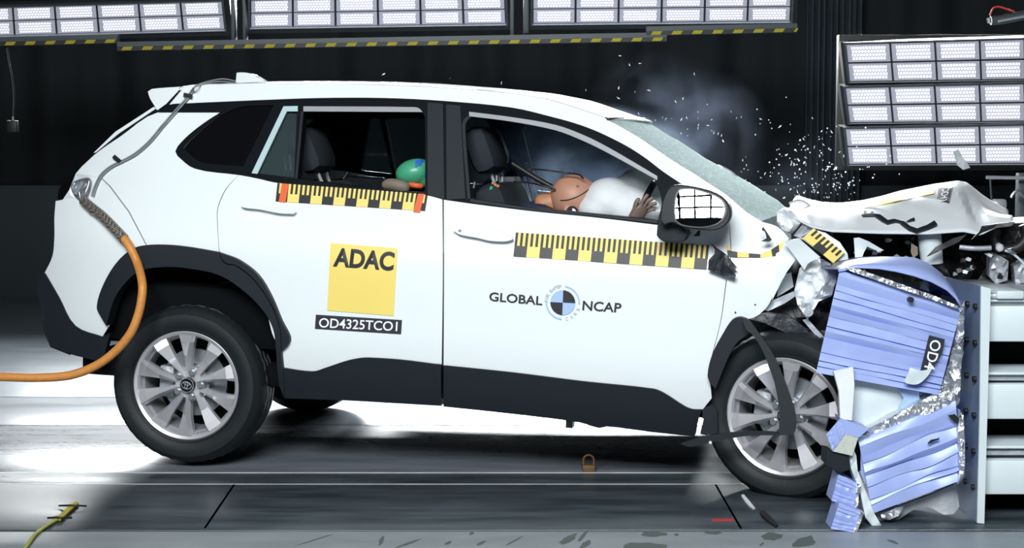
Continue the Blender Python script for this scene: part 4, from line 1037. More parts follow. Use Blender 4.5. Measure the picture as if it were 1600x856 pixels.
# lower block
lb_ = base('honeycomb_block', at(1400, 800, YN + 0.15), label='large lower lavender blue honeycomb block standing tilted against the foot of the barrier plate', cat='crash block', group='crushed honeycomb blocks')
LOF = [(1341, 686), (1380, 672), (1419, 659), (1460, 640), (1491, 625), (1502, 642), (1503, 690), (1502, 746), (1494, 756), (1450, 775), (1409, 790), (1366, 802), (1352, 765), (1340, 740), (1338, 709)]
pleated('pleated_face', (1341, 687), (1493, 626), (1502, 750), (1364, 802), 9, PLM, lb_, YN - 0.01, 0.010, 8, jit=0.5)
wp('block_core', [(1344, 690), (1420, 662), (1490, 630), (1497, 645), (1496, 744), (1409, 784), (1371, 796), (1345, 740)], PLM, lb_, YN + 0.02, th=0.42, shear=0.11)
wp('crumpled_foil', [(1338, 683), (1352, 672), (1375, 660), (1410, 642), (1443, 624), (1468, 610), (1482, 606), (1492, 618), (1492, 628), (1460, 643), (1419, 661), (1380, 675), (1342, 690)], M['silver'], lb_, YN + 0.0, amp=0.03, sc=25, seed=5, th=0.25, step=0.014)
wp('torn_rim', [(1326, 704), (1334, 702), (1338, 712), (1340, 735), (1352, 765), (1366, 802), (1378, 822), (1364, 823), (1352, 808), (1344, 768), (1329, 730)], M['platewhite'], lb_, YN - 0.02, amp=0.012, sc=25, seed=6, th=0.06, step=0.014)
wp('torn_honeycomb', [(1500, 640), (1506, 650), (1508, 700), (1507, 744), (1497, 757), (1499, 735), (1496, 690), (1498, 660)], M['silver'], lb_, YN - 0.03, amp=0.03, sc=30, seed=7, th=0.06, step=0.012)
wp('bent_cover_sheet', [(1352, 812), (1364, 823), (1376, 826), (1399, 815), (1430, 795), (1450, 792), (1474, 803.5), (1490, 803), (1499, 791), (1496, 772), (1491, 757), (1450, 774), (1409, 789), (1380, 798), (1366, 800)], M['greymetal'], lb_, YN + 0.06, amp=0.02, sc=6, seed=8, th=0.02, step=0.02, crv=True)
wp('silver_tear', [(1376, 804), (1400, 793), (1412, 792), (1404, 806), (1390, 812), (1378, 810)], M['silver'], lb_, YN + 0.0, amp=0.02, sc=30, seed=12, th=0.04, step=0.01)
wp('tear_hole', [(1450, 692), (1455, 687), (1466, 685), (1468, 683), (1467, 687), (1458, 690), (1450, 694)], M['slot'], lb_, YN - 0.036, th=0.004, step=0.02)
wp('tear_hole', [(1481, 649), (1492, 647), (1499, 654), (1497, 662), (1490, 658)], M['slot'], lb_, YN - 0.036, th=0.004, step=0.02)
# three small broken chunks
def perf():
    m = mat('perforated_core', (0.42, 0.46, 0.42), 0.5); nt = m.node_tree; b = nt.nodes['Principled BSDF']
    tc = nt.nodes.new('ShaderNodeTexCoord'); v = nt.nodes.new('ShaderNodeTexVoronoi'); v.inputs['Scale'].default_value = 150; v.inputs['Randomness'].default_value = 0.1
    r = nt.nodes.new('ShaderNodeValToRGB'); r.color_ramp.elements[0].position = 0.35; r.color_ramp.elements[0].color = (0.12, 0.14, 0.13, 1); r.color_ramp.elements[1].position = 0.55; r.color_ramp.elements[1].color = (0.55, 0.58, 0.52, 1)
    nt.links.new(tc.outputs['Object'], v.inputs['Vector']); nt.links.new(v.outputs['Distance'], r.inputs[0]); nt.links.new(r.outputs[0], b.inputs['Base Color'])
    return m
M['perf'] = perf()
ca_ = base('honeycomb_chunk', at(1320, 738, YN), label='small lavender chunk with a perforated face wedged beside the front wheel', cat='crash block', group='broken honeycomb chunks')
yc = YN - 0.06
pleated('pleated_face', (1291, 678.5), (1301, 705), (1320, 678), (1313, 653), 5, M['lav'], ca_, yc, 0.004, 4, 8)
wp('top_face', [(1313, 653), (1358, 670), (1341, 684), (1320, 678)], M['lav'], ca_, yc + 0.004, th=0.10)
wp('perforated_face', [(1320, 678), (1341, 683.5), (1332, 712), (1301, 705)], M['perf'], ca_, yc + 0.004, th=0.10)
wp('underside', [(1292, 703), (1301, 705), (1327, 712), (1329, 733), (1313, 738), (1291, 726)], M['clad'], ca_, yc + 0.02, th=0.10, crv=False)
for nm, pxs, lab, dy in (('b', [(1310, 741), (1322, 745), (1342, 756), (1340, 775), (1336, 794), (1318, 790), (1299, 782)], 'small pleated lavender chunk in the middle, under the perforated one', -0.03),
                         ('c', [(1311, 785), (1330, 792), (1348, 800), (1342, 818), (1336, 832), (1318, 830), (1298, 826)], 'small pleated lavender chunk lying lowest on the floor', -0.10)):
    h_ = base('honeycomb_chunk', at(1320, 800 if nm == 'b' else 832, YN + dy), label=lab, cat='crash block', group='broken honeycomb chunks')
    pleated('pleated_face', pxs[0], pxs[2], pxs[4], pxs[6], 7, M['lav'], h_, YN + dy, 0.005, 5, 10)
    wp('chunk_core', [(x * 0.98 + 0.02 * 1322, y * 0.98 + 0.02 * (770 if nm == 'b' else 810)) for x, y in pxs], M['lav'], h_, YN + dy + 0.02, th=0.10)
    x_, y_ = (pxs[2]); wp('silver_edge', [(x_ - 3, y_ - 1), (x_ + 3, y_ + 2), (pxs[4][0] + 3, pxs[4][1] - 2), (pxs[4][0] - 3, pxs[4][1])], M['silver'], h_, YN + dy - 0.006, amp=0.01, sc=40, th=0.06, step=0.01)

# ------------------------------------------------------------------ inside the car
def seat(px, py, v, back_h, lean, width, name):
    H = hit(px, py, flat(v)); L_ = back_h + 0.15
    ub_, wb = H.x + math.sin(lean) * L_, H.z - math.cos(lean) * L_; v0 = v - width / 2
    o = box_obj(name, (ub_ - 0.02, v0, wb - 0.12), (ub_ + 0.48, v0 + width, wb + 0.04), M['seat'], car, 0.05)
    mt = Matrix.Translation((ub_, v0, wb)) @ Matrix.Rotation(-lean, 4, 'Y')
    box_obj('backrest', (-0.08, 0.0, 0.0), (0.07, width, back_h), M['seat'], o, 0.06, mt)
    box_obj('headrest', (-0.06, width * 0.2, back_h + 0.045), (0.06, width * 0.8, back_h + 0.26), M['seat'], o, 0.055, mt)
    for f in (0.38, 0.62):
        bm = bmesh.new(); tube(bm, [mt @ Vector((0, width * f, back_h - 0.02)), mt @ Vector((0, width * f, back_h + 0.07))], 0.007, 8); bobj('headrest_post', bm, M['chrome'], o)
    return o
c_ = hit(760, 236, flat(0.51))
seat(760, 236, 0.51, 0.60, math.radians(22), 0.54, 'front_seat'); seat(766, 232, 1.30, 0.60, math.radians(22), 0.54, 'front_seat')
seat(490, 236, 0.45, 0.48, math.radians(24), 0.45, 'rear_seat'); seat(488, 238, 0.92, 0.46, math.radians(24), 0.42, 'rear_seat'); seat(487, 238, 1.39, 0.48, math.radians(24), 0.45, 'rear_seat')
panel('far_sill_shine', [(541, 273), (600, 277.5), (599, 281), (541, 277)], M['platewhite'], car, surf=flat(1.52), th=0.02, crv=False)  # pale panel standing in for the bright shine on the far sill
# near-black pillars and cross trim that show through the openings
tube_obj('seat_belt', [hit(x, y, flat(0.62)) for x, y in ((800, 255), (835, 277), (870, 297), (895, 316))], 0.012, M['wire'], car, 8)
tube_obj('steering_wheel', [hit(1000, 345, flat(0.46)) + Vector((0.06 * math.cos(a_ / 4), 0.18 * math.sin(a_ / 4), 0.17 * math.cos(a_ / 4))) for a_ in range(26)], 0.015, M['black'], car, 8, 2)
for xa, ya, xb, yb in ((822, 253, 838, 312), (818, 276, 826, 312)):
    tube_obj('far_door_bracket', [hit(xa, ya, flat(1.5)), hit(xb, yb, flat(1.5))], 0.012, M['chrome'], car, 6)
panel('far_door_bracket', [(880, 267), (893, 267), (893, 290), (880, 286)], M['greymetal'], car, surf=flat(1.55), th=0.03, crv=False)
tube_obj('cable_connector', [hit(764, 301, flat(0.26)), hit(769, 291, flat(0.26))], 0.007, M['green'], car, 8)
bm = bmesh.new()
for p in ((770.5, 286), (778, 291), (774, 289)): ball(bm, hit(*p, flat(0.26)), 0.008, 10)
bobj('cable_connector', bm, M['neck'], car)
for p in ((776, 274, 776, 283), (785, 276, 785, 284), (742, 284, 740, 294)):
    bm = bmesh.new(); tube(bm, [hit(p[0], p[1], flat(0.3)), hit(p[2], p[3], flat(0.3))], 0.004, 6); bobj('seat_clip', bm, M['chrome'], car)
for xa, ya, xb, yb in ((444, 242, 447, 266), (452, 241, 455, 266), (418, 251, 421, 266), (407, 262, 408, 267)):
    bm = bmesh.new(); tube(bm, [hit(xa, ya, flat(0.75)), hit(xb, yb, flat(0.75))], 0.006, 6); bobj('cargo_rod', bm, M['platewhite'], car)
panel('far_sill_shine', [(467, 254), (500, 258), (512, 254), (508, 262), (497, 265), (470, 261)], M['platewhite'], car, surf=flat(1.50), th=0.02)  # second pale panel painting a highlight on the far side
# burst airbag in front of the driver
bm = bmesh.new()
for x, y, v, r, sc_ in ((955, 315, 0.46, 0.125, (1, 1.5, 0.85)), (985, 325, 0.46, 0.13, (1, 1.4, 0.8)), (938, 326, 0.40, 0.10, (1, 1.2, 0.7)), (1005, 305, 0.60, 0.13, (1, 1.5, 1)), (1015, 335, 0.55, 0.14, (1, 1.4, 0.8))):
    ball(bm, hit(x, y, flat(v)), r, 24, sc_)
ab = bobj('airbag', bm, M['airbag'], car)
md = ab.modifiers.new('r', 'REMESH'); md.mode = 'VOXEL'; md.voxel_size = 0.012; md.use_smooth_shade = True
md = ab.modifiers.new('s', 'SMOOTH'); md.iterations = 8; md.factor = 0.6
cp('far_mirror', [(954, 281), (962, 270), (975, 264), (981, 264), (976, 282)], M['dark'], 1.75, 0.0, 9, 1, th=0.04, crv=True)

# ------------------------------------------------------------------ the two dummies
def skin(name, verts, edges, radii, m, parent, sub=2):
    me = bpy.data.meshes.new(name); me.from_pydata([Vector(v) for v in verts], edges, []); o = link(name, me, m, parent, 0)
    md = o.modifiers.new('skin', 'SKIN'); md.use_smooth_shade = True
    for i, r in enumerate(radii):
        sv = me.skin_vertices[0].data[i]; sv.radius = (r, r) if isinstance(r, (int, float)) else r
        sv.use_root = (i == 0)
    md = o.modifiers.new('sub', 'SUBSURF'); md.levels = sub; md.render_levels = sub
    return o
CW = lambda p: CARM @ p
DV = 0.42
hc = CW(hit(898, 310, flat(DV)))
drv = base('crash_test_dummy', CW(hit(800, 420, flat(DV))) - Vector((0, 0, 0.25)), label='adult crash test dummy with tan bald head bent face down into the airbag', cat='crash test dummy')
T = lambda x, y, v: CW(hit(x, y, flat(v)))
pel, ch, sh_, nk = T(745, 405, DV), T(815, 352, DV), T(840, 338, DV), T(872, 320, DV)
sl, sr = T(850, 356, 0.26), T(850, 340, 0.62)
el, er = T(905, 385, 0.24), T(915, 370, 0.66); hl_, hr_ = T(985, 355, 0.30), T(985, 352, 0.60)
kn, kr = T(900, 430, 0.32), T(900, 430, 0.54); ft, fr_ = T(960, 520, 0.32), T(960, 520, 0.54)
V_ = [pel, ch, sh_, sl, el, hl_, sr, er, hr_, kn, ft, kr, fr_]
skin('body', V_, [(0, 1), (1, 2), (2, 3), (3, 4), (4, 5), (2, 6), (6, 7), (7, 8), (0, 9), (9, 10), (0, 11), (11, 12)], [0.13, 0.13, 0.11, 0.065, 0.05, 0.035, 0.065, 0.05, 0.035, 0.075, 0.05, 0.075, 0.05], M['navy'], drv)
# head: skull, brow and face turned down and forward
bm = bmesh.new()
rot = Matrix.Rotation(math.radians(35), 3, 'Y')
ball(bm, hc, 0.118, 36, (0.92, 0.78, 0.86), rot)
f_ = Vector((0.78, 0.0, -0.55)).normalized()
ball(bm, hc + f_ * 0.045 + Vector((-0.02, 0, -0.045)), 0.07, 24, (0.9, 0.8, 1.0), rot)
ball(bm, hc + f_ * 0.095, 0.018, 16, (1.1, 0.7, 1.5), rot)
for sgn in (-1, 1):
    ball(bm, hc + Vector((-0.035, sgn * 0.078, -0.045)), 0.024, 14, (0.7, 0.35, 1.2), rot)
hd = bobj('head', bm, M['skin'], drv)
md = hd.modifiers.new('r', 'REMESH'); md.mode = 'VOXEL'; md.voxel_size = 0.006; md.use_smooth_shade = True
md = hd.modifiers.new('s', 'SMOOTH'); md.iterations = 5
# seam round the skull cap, screws, target marker
def on_head(px, py, off=0.0):
    d = ray(px, py).normalized(); o = CAM; rel = rot.inverted() @ (o - hc); dd = rot.inverted() @ d
    s3 = Vector((1 / 0.109, 1 / 0.093, 1 / 0.102)); A = Vector(a * b for a, b in zip(rel, s3)); B = Vector(a * b for a, b in zip(dd, s3))
    bb = A.dot(B); disc = bb * bb - B.dot(B) * (A.dot(A) - 1)
    t = (-bb - math.sqrt(max(0, disc))) / B.dot(B); return o + d * (t - off)
tube_obj('skull_seam', [on_head(x, y, 0.0) for x, y in ((875.5, 313), (886, 312.5), (898, 309), (910, 303), (920, 296), (927, 289))], 0.0022, M['wire'], hd, 6)
for x, y in ((902.5, 291), (928, 298)):
    bm = bmesh.new(); cyl(bm, on_head(x, y), (0.0, 1, 0.2), 0.006, 0.006, 12); bobj('screw', bm, M['taupe'], hd)
tc_ = on_head(894, 331, 0.006); bm = bmesh.new(); cyl(bm, tc_, (0, 1, 0.1), 0.026, 0.008, 28); tg = bobj('target_marker', bm, M['ink'], hd)
bm = bmesh.new()
for a_ in (0, math.pi):
    vs = [bm.verts.new(tc_ + Vector((0.016 * math.cos(a_ + t * math.pi / 12), -0.0055, 0.016 * math.sin(a_ + t * math.pi / 12)))) for t in range(7)] + [bm.verts.new(tc_ + Vector((0, -0.0055, 0)))]
    bm.faces.new(vs)
bobj('target_quadrant', bm, M['white'], tg, 0)
skin('neck', [T(835, 322, DV), T(855, 318, DV), T(878, 312, DV)], [(0, 1), (1, 2)], [0.055, 0.05, 0.05], M['neck'], drv)
cp_ = [(834, 318), (850, 316), (868, 306), (875, 294), (877, 300), (875, 322), (878, 330), (846, 330)]
for pts in (((823, 265), (845, 265), (870, 268), (895, 271), (905, 273), (912, 279)), ((803, 283), (830, 286), (850, 291), (868, 296))):
    tube_obj('head_cable', [T(x, y, 0.34) for x, y in pts], 0.004, M['wire'], drv, 6)
# hand: palm and five bent fingers reaching up past the airbag
wr_ = T(985, 347, 0.20); pm_ = T(1000, 331, 0.18)
hv = [wr_, pm_]; he = [(0, 1)]; hr2 = [0.028, (0.036, 0.02)]
def finger(pts, r0):
    b = 1
    for i, (x, y, v) in enumerate(pts):
        hv.append(T(x, y, v)); he.append((b, len(hv) - 1)); b = len(hv) - 1; hr2.append(r0 * (1 - 0.12 * i))
finger([(1001, 320, 0.165), (1006, 311, 0.16), (1013, 303, 0.165)], 0.0105)
finger([(1006, 321, 0.18), (1013, 313, 0.175), (1021, 309, 0.18)], 0.0105)
finger([(1009, 325, 0.195), (1018, 319, 0.19), (1027, 317, 0.195)], 0.010)
finger([(1010, 331, 0.21), (1018, 327, 0.205), (1024, 327, 0.21)], 0.009)
finger([(992, 324, 0.16), (995, 314, 0.15), (1000, 309, 0.155)], 0.0115)
skin('hand', hv, he, hr2, M['hand'], drv)
cp('cloth_scrap', [(1014, 318), (1022, 312), (1030, 318), (1033, 330), (1026, 331), (1016, 328)], M['airbag'], 0.24, 0.01, 20, 3)
# child dummy
kid = base('child_crash_test_dummy', T(640, 340, 0.5), label='child crash test dummy with glossy green head and blue patch in the rear seat', cat='crash test dummy')
gc = T(648, 269, 0.45)
bm = bmesh.new(); rk = Matrix.Rotation(math.radians(-12), 3, 'Y')
ball(bm, gc, 0.082, 32, (1.05, 0.85, 0.72), rk); ball(bm, gc + Vector((0.05, 0, -0.025)), 0.05, 20, (1, .9, .9)); ball(bm, gc + Vector((0.095, 0, -0.02)), 0.014, 12)
kh = bobj('head', bm, M['green'], kid); md = kh.modifiers.new('r', 'REMESH'); md.mode = 'VOXEL'; md.voxel_size = 0.006; md.use_smooth_shade = True
md = kh.modifiers.new('s', 'SMOOTH'); md.iterations = 5
def kp(x, y):
    d = ray(x, y).normalized(); t = (gc - CAM).dot(d); e2 = (CAM + d * t - gc).length; return CAM + d * (t - math.sqrt(max(0, 0.067 ** 2 - (e2 * 0.9) ** 2)) - 0.004)
bm = bmesh.new(); bm.faces.new([bm.verts.new(kp(x, y)) for x, y in ((648, 252), (655, 249), (663, 249.5), (663, 260), (655, 258.5), (649, 261.5))]); bmesh.ops.triangulate(bm, faces=bm.faces[:]); tag(bobj('head_patch', bm, M['blue'], kh, 0), 'blue patch')
skin('neck', [T(633, 290, 0.45), T(628, 282, 0.45), T(621, 274, .45)], [(0, 1), (1, 2)], [0.02, 0.022, 0.02], M['yelwire'], kid, 1)
skin('body', [T(660, 345, 0.5), T(655, 310, 0.5), T(645, 292, 0.48)], [(0, 1), (1, 2)], [0.10, 0.085, 0.04], M['navy'], kid)
skin('collar', [T(634, 287, 0.42), T(650, 290, 0.40), T(662, 291, 0.42)], [(0, 1), (1, 2)], [0.012, 0.014, 0.012], M['tapered'], kid, 1)
skin('arm', [T(596, 291, 0.38), T(606, 287, 0.38), T(625, 290, 0.37), T(642, 295, 0.38)], [(0, 1), (1, 2), (2, 3)], [0.016, 0.028, 0.030, 0.026], M['taupe'], kid)

# ------------------------------------------------------------------ cables at the rear of the car
cabl = base('towing_cable', T(195, 380, -0.05), label='thick orange cable curving from the rear lamp recess down past the rear wheel', cat='cable')
OP = [(-60, 586, -0.25), (0, 588.5, -0.24), (60, 590, -0.22), (110, 586, -0.20), (150, 571, -0.18), (180, 549, -0.17), (203, 522, -0.17), (216, 492, -0.16), (222, 462, -0.15), (222, 440, -0.13), (215, 412, -0.10), (204, 388, -0.06), (194, 373, -0.03), (178, 356, 0.0), (160, 338, 0.03), (140, 322, 0.06), (131, 314, 0.09)]
def Tm(x, y, v): return CW(hit(x, y, S, v - 0.05)) if x > 70 else CW(hit(x, y, flat(v + 0.02)))
op = [CW(hit(x, y, S, (-0.05, -0.045, -0.04, -0.035, -0.03, -0.022, -0.015)[i - 10])) if i > 9 else T(x, y, v) for i, (x, y, v) in enumerate(OP)]
tube_obj('cable_jacket', op, 0.0185, M['orange'], cabl, 14)
tag(tube_obj('braided_sleeve', op[12:], 0.0225, M['braid'], cabl, 14), 'woven steel sleeve')
def rawtube(name, pts, r, m, par): return tube_obj(name, [T(x, y, v) for x, y, v in pts], r, m, par, 8)
rawtube('shackle', [(133, 318, 0.12), (124, 310, 0.13), (117, 302, 0.14), (114, 292, 0.15), (119, 285, 0.16), (130, 281, 0.15), (139, 281, 0.14), (138, 290, 0.13), (134, 300, 0.12), (129, 308, 0.12)], 0.008, M['steel'], cabl)
rawtube('shackle_pin', [(118, 303, 0.12), (124, 294, 0.12), (130, 284, 0.12)], 0.012, M['grywire'], cabl)
rawtube('sleeve_eye', [(124, 300, 0.11), (126, 312, 0.10), (134, 324, 0.08), (142, 332, 0.05)], 0.006, M['steel'], cabl)
sc_ = base('sensor_cable', T(240, 212, 0.1), label='pair of thin grey cables taped from the roof fin down the rear corner', cat='cable')
for dx in (0, 3.0):
    pts = [(368, 127 + dx), (350, 123.5 + dx * 1.3), (335, 125 + dx), (318, 129.5 + dx * .5), (305, 135 + dx * .3)]
    top = [CARM @ (hit(x, y, flat(0.55 - 0.3 * i / 4))) for i, (x, y) in enumerate(pts)]
    low = [CW(hit(x + dx, y + dx * .4, S, -0.012)) for x, y in ((298, 143), (291, 153), (275, 171), (252, 197), (232, 221), (210, 240), (190, 251), (172, 260), (157, 273), (148, 290), (143, 306))]
    tube_obj('cable', top + low, 0.0036, M['grywire'], sc_, 6, 6)
for cx_, cy_, an in ((293.5, 149, 12), (182.5, 248, 40)):
    ca, sa = math.cos(math.radians(an)), math.sin(math.radians(an))
    pts = [(cx_ + a * ca - b * sa, cy_ + a * sa + b * ca) for a, b in ((-7, -3), (7, -3), (7, 3.5), (-7, 3.5))]
    quad_grid([([CW(hit(x, y, S, -0.018)) for x, y in pts], 0)], 'black_tape_strip', [M['tapeblack']], sc_)

# ------------------------------------------------------------------ things lying on the floor, flying bits
yw = base('floor_cable', onz(60, 830), label='yellow green strap cable lying on the floor at the lower left corner', cat='cable')
tube_obj('cable', [onz(x, y, 0.008) for x, y in ((35, 862), (44, 850), (56, 834), (72, 822), (90, 811))], 0.007, M['yelwire'], yw, 8)
bm = bmesh.new(); P4 = [onz(x, y, 0.006) for x, y in ((88, 812), (110, 790), (120, 785), (123, 788), (113, 797), (95, 814))]; F_ = bm.faces.new([bm.verts.new(p) for p in P4])
r = bmesh.ops.extrude_face_region(bm, geom=[F_])
for v in r['geom']:
    if isinstance(v, bmesh.types.BMVert): v.co.z += 0.008
bobj('strap_end', bm, M['hazyel'], yw, 0)
for a, b in (((75, 809), (112, 809)), ((92, 790), (135, 790.5))): tube_obj('cable_tie', [onz(*a, 0.01), onz((a[0] + b[0]) / 2, a[1] - 0.5, 0.018), onz(*b, 0.01)], 0.004, M['wire'], yw, 6)
def flatbit(name, pxs, m, label, cat, h=0.006, z=0.0, group=None):
    bm = bmesh.new(); F_ = bm.faces.new([bm.verts.new(onz(x, y, z)) for x, y in pxs])
    r = bmesh.ops.extrude_face_region(bm, geom=[F_])
    for v in r['geom']:
        if isinstance(v, bmesh.types.BMVert): v.co.z += h * (0.6 + 0.8 * random.random())
    return tag(bobj(name, bm, m, None, 0), label, cat, group)
flatbit('white_strip', [(1158, 775), (1162, 773.5), (1172, 786), (1180, 795), (1177, 796), (1170, 791), (1164, 784)], M['white'], 'torn white plastic strip on the lane plate before the front tyre', 'debris')
flatbit('black_fragment', [(1187, 803), (1194, 800), (1205, 812), (1216, 823), (1212, 825), (1200, 817), (1190, 809)], M['wire'], 'broken black plastic piece on the lane plate below the front tyre', 'debris', 0.012)
flatbit('red_tape_mark', [(1112, 810.5), (1146, 810.5), (1146, 814), (1112, 814)], M['redmark'], 'short red tape mark on the dark lane plate', 'tape', 0.001)
ck = base('floor_block', onz(920, 738), label='small brown block standing on the rail under the car sill', cat='block')
a = onz(920, 738); box_obj('block', (a.x - 0.027, a.y, 0.0), (a.x + 0.027, a.y + 0.05, 0.03), M['brown'], ck, 0.004)
tube_obj('loop', [(a.x - 0.022, a.y + 0.02, 0.03), (a.x - 0.02, a.y + 0.02, 0.06), (a.x, a.y + 0.02, 0.072), (a.x + 0.02, a.y + 0.02, 0.06), (a.x + 0.022, a.y + 0.02, 0.03)], 0.005, M['brown'], ck)
# scuffs and stains on the concrete strip
bm = bmesh.new(); rs = random.Random(11)
def blot(cx, cy, rx, ry, an, n=14):
    ca, sa = math.cos(an), math.sin(an); pts = []
    for i in range(n):
        t = 2 * math.pi * i / n; k_ = rs.uniform(0.75, 1.15); x, y = rx * math.cos(t) * k_, ry * math.sin(t) * k_
        pts.append(bm.verts.new(onz(cx + x * ca - y * sa, cy + x * sa + y * ca, 0.0008)))
    bm.faces.new(pts)
for b_ in ((1008, 855, 36, 9, 0), (887, 842, 17, 5, -0.5), (911, 837, 12, 2.5, -0.9), (915, 850, 11, 4, -0.5), (1257, 846, 19, 9, -0.2), (1205, 838, 18, 6, 0), (1057, 835, 4, 2, 0), (596, 844, 9, 3, -1.1), (1020, 834, 22, 4, 0), (1115, 832, 14, 3, 0), (640, 848, 22, 1.6, -0.35), (700, 848, 6, 2, -0.4), (737, 833, 4, 2, -.3), (752, 848, 8, 2, -.4), (495, 842, 34, 0.8, -0.3), (803, 845, 16, 1, -.5), (1190, 850, 5, 1.5, -.6), (1395, 846, 10, 2, .3)): blot(*b_)
tag(bobj('floor_stains', bm, M['olive'], None, 0), None, None, None, 'stuff')
bm = bmesh.new()
for b_ in ((705, 660, 15, 4, 0.25), (556, 634, 8, 2, 0.4), (672, 684, 2.5, 1, 0), (100, 724, 6, 0.8, 0), (5, 744, 4, .8, 0), (730, 648, 16, .5, .25), (760, 655, 22, .5, .25), (936, 699, 5, 1.5, 0.4)): blot(*b_)
tag(bobj('deck_scuffs', bm, M['slot'], None, 0), None, None, None, 'stuff')
# glass splinters in the air
rg = random.Random(21)
bm = bmesh.new(); vs = [bm.verts.new(p) for p in ((0, 0, 0.010), (0.0035, 0.001, -0.002), (-0.003, 0.0025, -0.004), (-0.001, -0.003, -0.011))]
for f in ((0, 1, 2), (0, 2, 3), (0, 3, 1), (1, 3, 2)): bm.faces.new([vs[i] for i in f])
bmesh.ops.recalc_face_normals(bm, faces=bm.faces[:]); ME_SH = bpy.data.meshes.new('glass_splinter'); bm.to_mesh(ME_SH); bm.free(); ME_SH.materials.append(M['shard'])
bm = bmesh.new(); ball(bm, (0, 0, 0), 0.0045, 6); ME_GR = mesh_of(bm, 'glass_crumb', M['shard'])
def splinter(x, y, Y, s, long=True):
    o = bpy.data.objects.new('glass_splinter' if long else 'glass_crumb', ME_SH if long else ME_GR); COL.objects.link(o)
    o.location = at(x, y, Y); o.rotation_euler = (rg.uniform(-.5, .5), rg.uniform(0, 6.28), rg.uniform(0, 3)); o.scale = (s, s, s)
    if long: tag(o, 'bright thin glass splinter flying above the windscreen', 'glass splinter', 'flying glass splinters')
    else: tag(o, 'tiny glass crumb flying above the windscreen and bonnet', 'glass crumb', 'flying glass crumbs')
for x, y in ((969, 87), (983, 101), (1000, 99), (966, 137), (966, 153), (993, 144), (1014, 141), (1055, 159), (1068, 154), (1085, 115), (999, 178), (1024, 188), (1036, 184), (1050, 185), (1064, 187), (1072, 184), (1090, 185), (1090, 175), (1113, 187), (1092, 195), (1090, 201), (1105, 196), (1074, 202), (1064, 208), (1113, 204), (1122, 209), (1128, 212), (1115, 207), (1075, 212), (1130, 220), (1040, 186), (915, 141), (600, 116), (704, 122), (783, 130), (1105, 163), (1150, 185), (1158, 183), (1188, 186), (1142, 175), (1122, 258), (1128, 262)):
    splinter(x + rg.uniform(-1, 1), y, 0.1 + rg.uniform(-.4, .6), rg.uniform(0.5, 0.95))
cnt = 0
while cnt < 230:
    x = rg.gauss(1265, 55); y = rg.gauss(275, 38)
    if y > 328 or y < 150 or x > 1420 or x < 1130 or (x < 1225 and y > 185 + (x - 1020) * 0.72): continue
    splinter(x, y, rg.uniform(-0.5, 0.6), rg.uniform(0.35, 1.0), rg.random() < 0.3 and x < 1320); cnt += 1
for x, y, Y in ((1500, 248, 0.2),):
    bm = bmesh.new(); F_ = bm.faces.new([bm.verts.new(at(a, b, Y)) for a, b in ((1490, 236), (1497, 233), (1508, 250), (1516, 262), (1506, 265), (1497, 258))])
    r = bmesh.ops.extrude_face_region(bm, geom=[F_])
    for v in r['geom']:
        if isinstance(v, bmesh.types.BMVert): v.co.y += 0.015
    tag(bobj('flying_fragment', bm, M['greymetal'], None, 0), 'dark torn piece flying in front of the lowest flood light panel', 'debris')
# broken strip lying on the bonnet
bs = base('broken_trim_strip', CW(hood_pt(1400, 345)), label='broken black plastic trim strip lying on the white bonnet', cat='trim')
def hp(x, y, off=0.012): return CW(hood_pt(x, y, off))
for nm, pts in (('strip', [(1346, 336), (1360, 334.5), (1374, 336), (1388, 346), (1386, 350), (1378, 346), (1366, 338), (1348, 338.5)]), ('strip', [(1380, 346), (1396, 343), (1404, 345), (1412, 349), (1398, 347), (1386, 350)]),
                ('strip', [(1402, 345), (1412, 347), (1421, 354), (1432, 358), (1448, 352), (1459, 345.5), (1464, 352), (1450, 358), (1432, 364), (1420, 360), (1408, 351)]), ('tab', [(1350, 330), (1353, 330), (1354, 337), (1350, 337)]), ('tab', [(1361, 331), (1364, 331), (1364, 336), (1361, 336)]), ('tab', [(1422, 343), (1427, 341), (1429, 344), (1415, 347)])):
    bm = bmesh.new(); F_ = bm.faces.new([bm.verts.new(hp(x, y)) for x, y in pts]); r = bmesh.ops.extrude_face_region(bm, geom=[F_])
    for v in r['geom']:
        if isinstance(v, bmesh.types.BMVert): v.co += Vector((0, -0.010, 0.004))
    bobj(nm, bm, M['clad'], bs, 0)
# equipment at the right edge, behind the bonnet
eq = base('camera_arm', at(1590, 25, 3.2), label='dark camera arm with a shiny tube and thin red wire at the top right corner', cat='camera arm')
tube_obj('arm', [at(1548, 32, 3.2), at(1575, 29, 3.2), at(1640, 14, 3.2)], 0.03, M['frame'], eq, 12)
tube_obj('tube', [at(1560, 33, 3.1), at(1640, 18, 3.1)], 0.008, M['chrome'], eq, 8)
tube_obj('wire', [at(x, y, 3.15) for x, y in ((1547, 24), (1552, 13), (1562, 11), (1578, 16), (1585, 18))], 0.006, M['redmark'], eq, 6)
tube_obj('clamp', [at(1545, 28, 3.1), at(1546, 36, 3.1)], 0.012, M['steel'], eq, 8)
re_ = base('floor_stand', Vector((at(1590, 300, 2.2).x, 2.2, 0)), label='dark equipment stand with chrome tube behind the crushed bonnet', cat='stand')
tube_obj('crossbar', [at(1541, 277, 2.2), at(1660, 279, 2.2)], 0.010, M['chrome'], re_, 10)
tube_obj('hook', [at(x, y, 2.15) for x, y in ((1580, 309), (1584, 302), (1591, 298), (1597, 304), (1606, 312))], 0.008, M['steel'], re_, 8)
box_obj('panel', (at(1547, 311, 2.2).x, 2.2, at(1575, 345, 2.2).z), (at(1575, 311, 2.2).x, 2.24, at(1575, 311, 2.2).z), M['greymetal'], re_, 0.02)
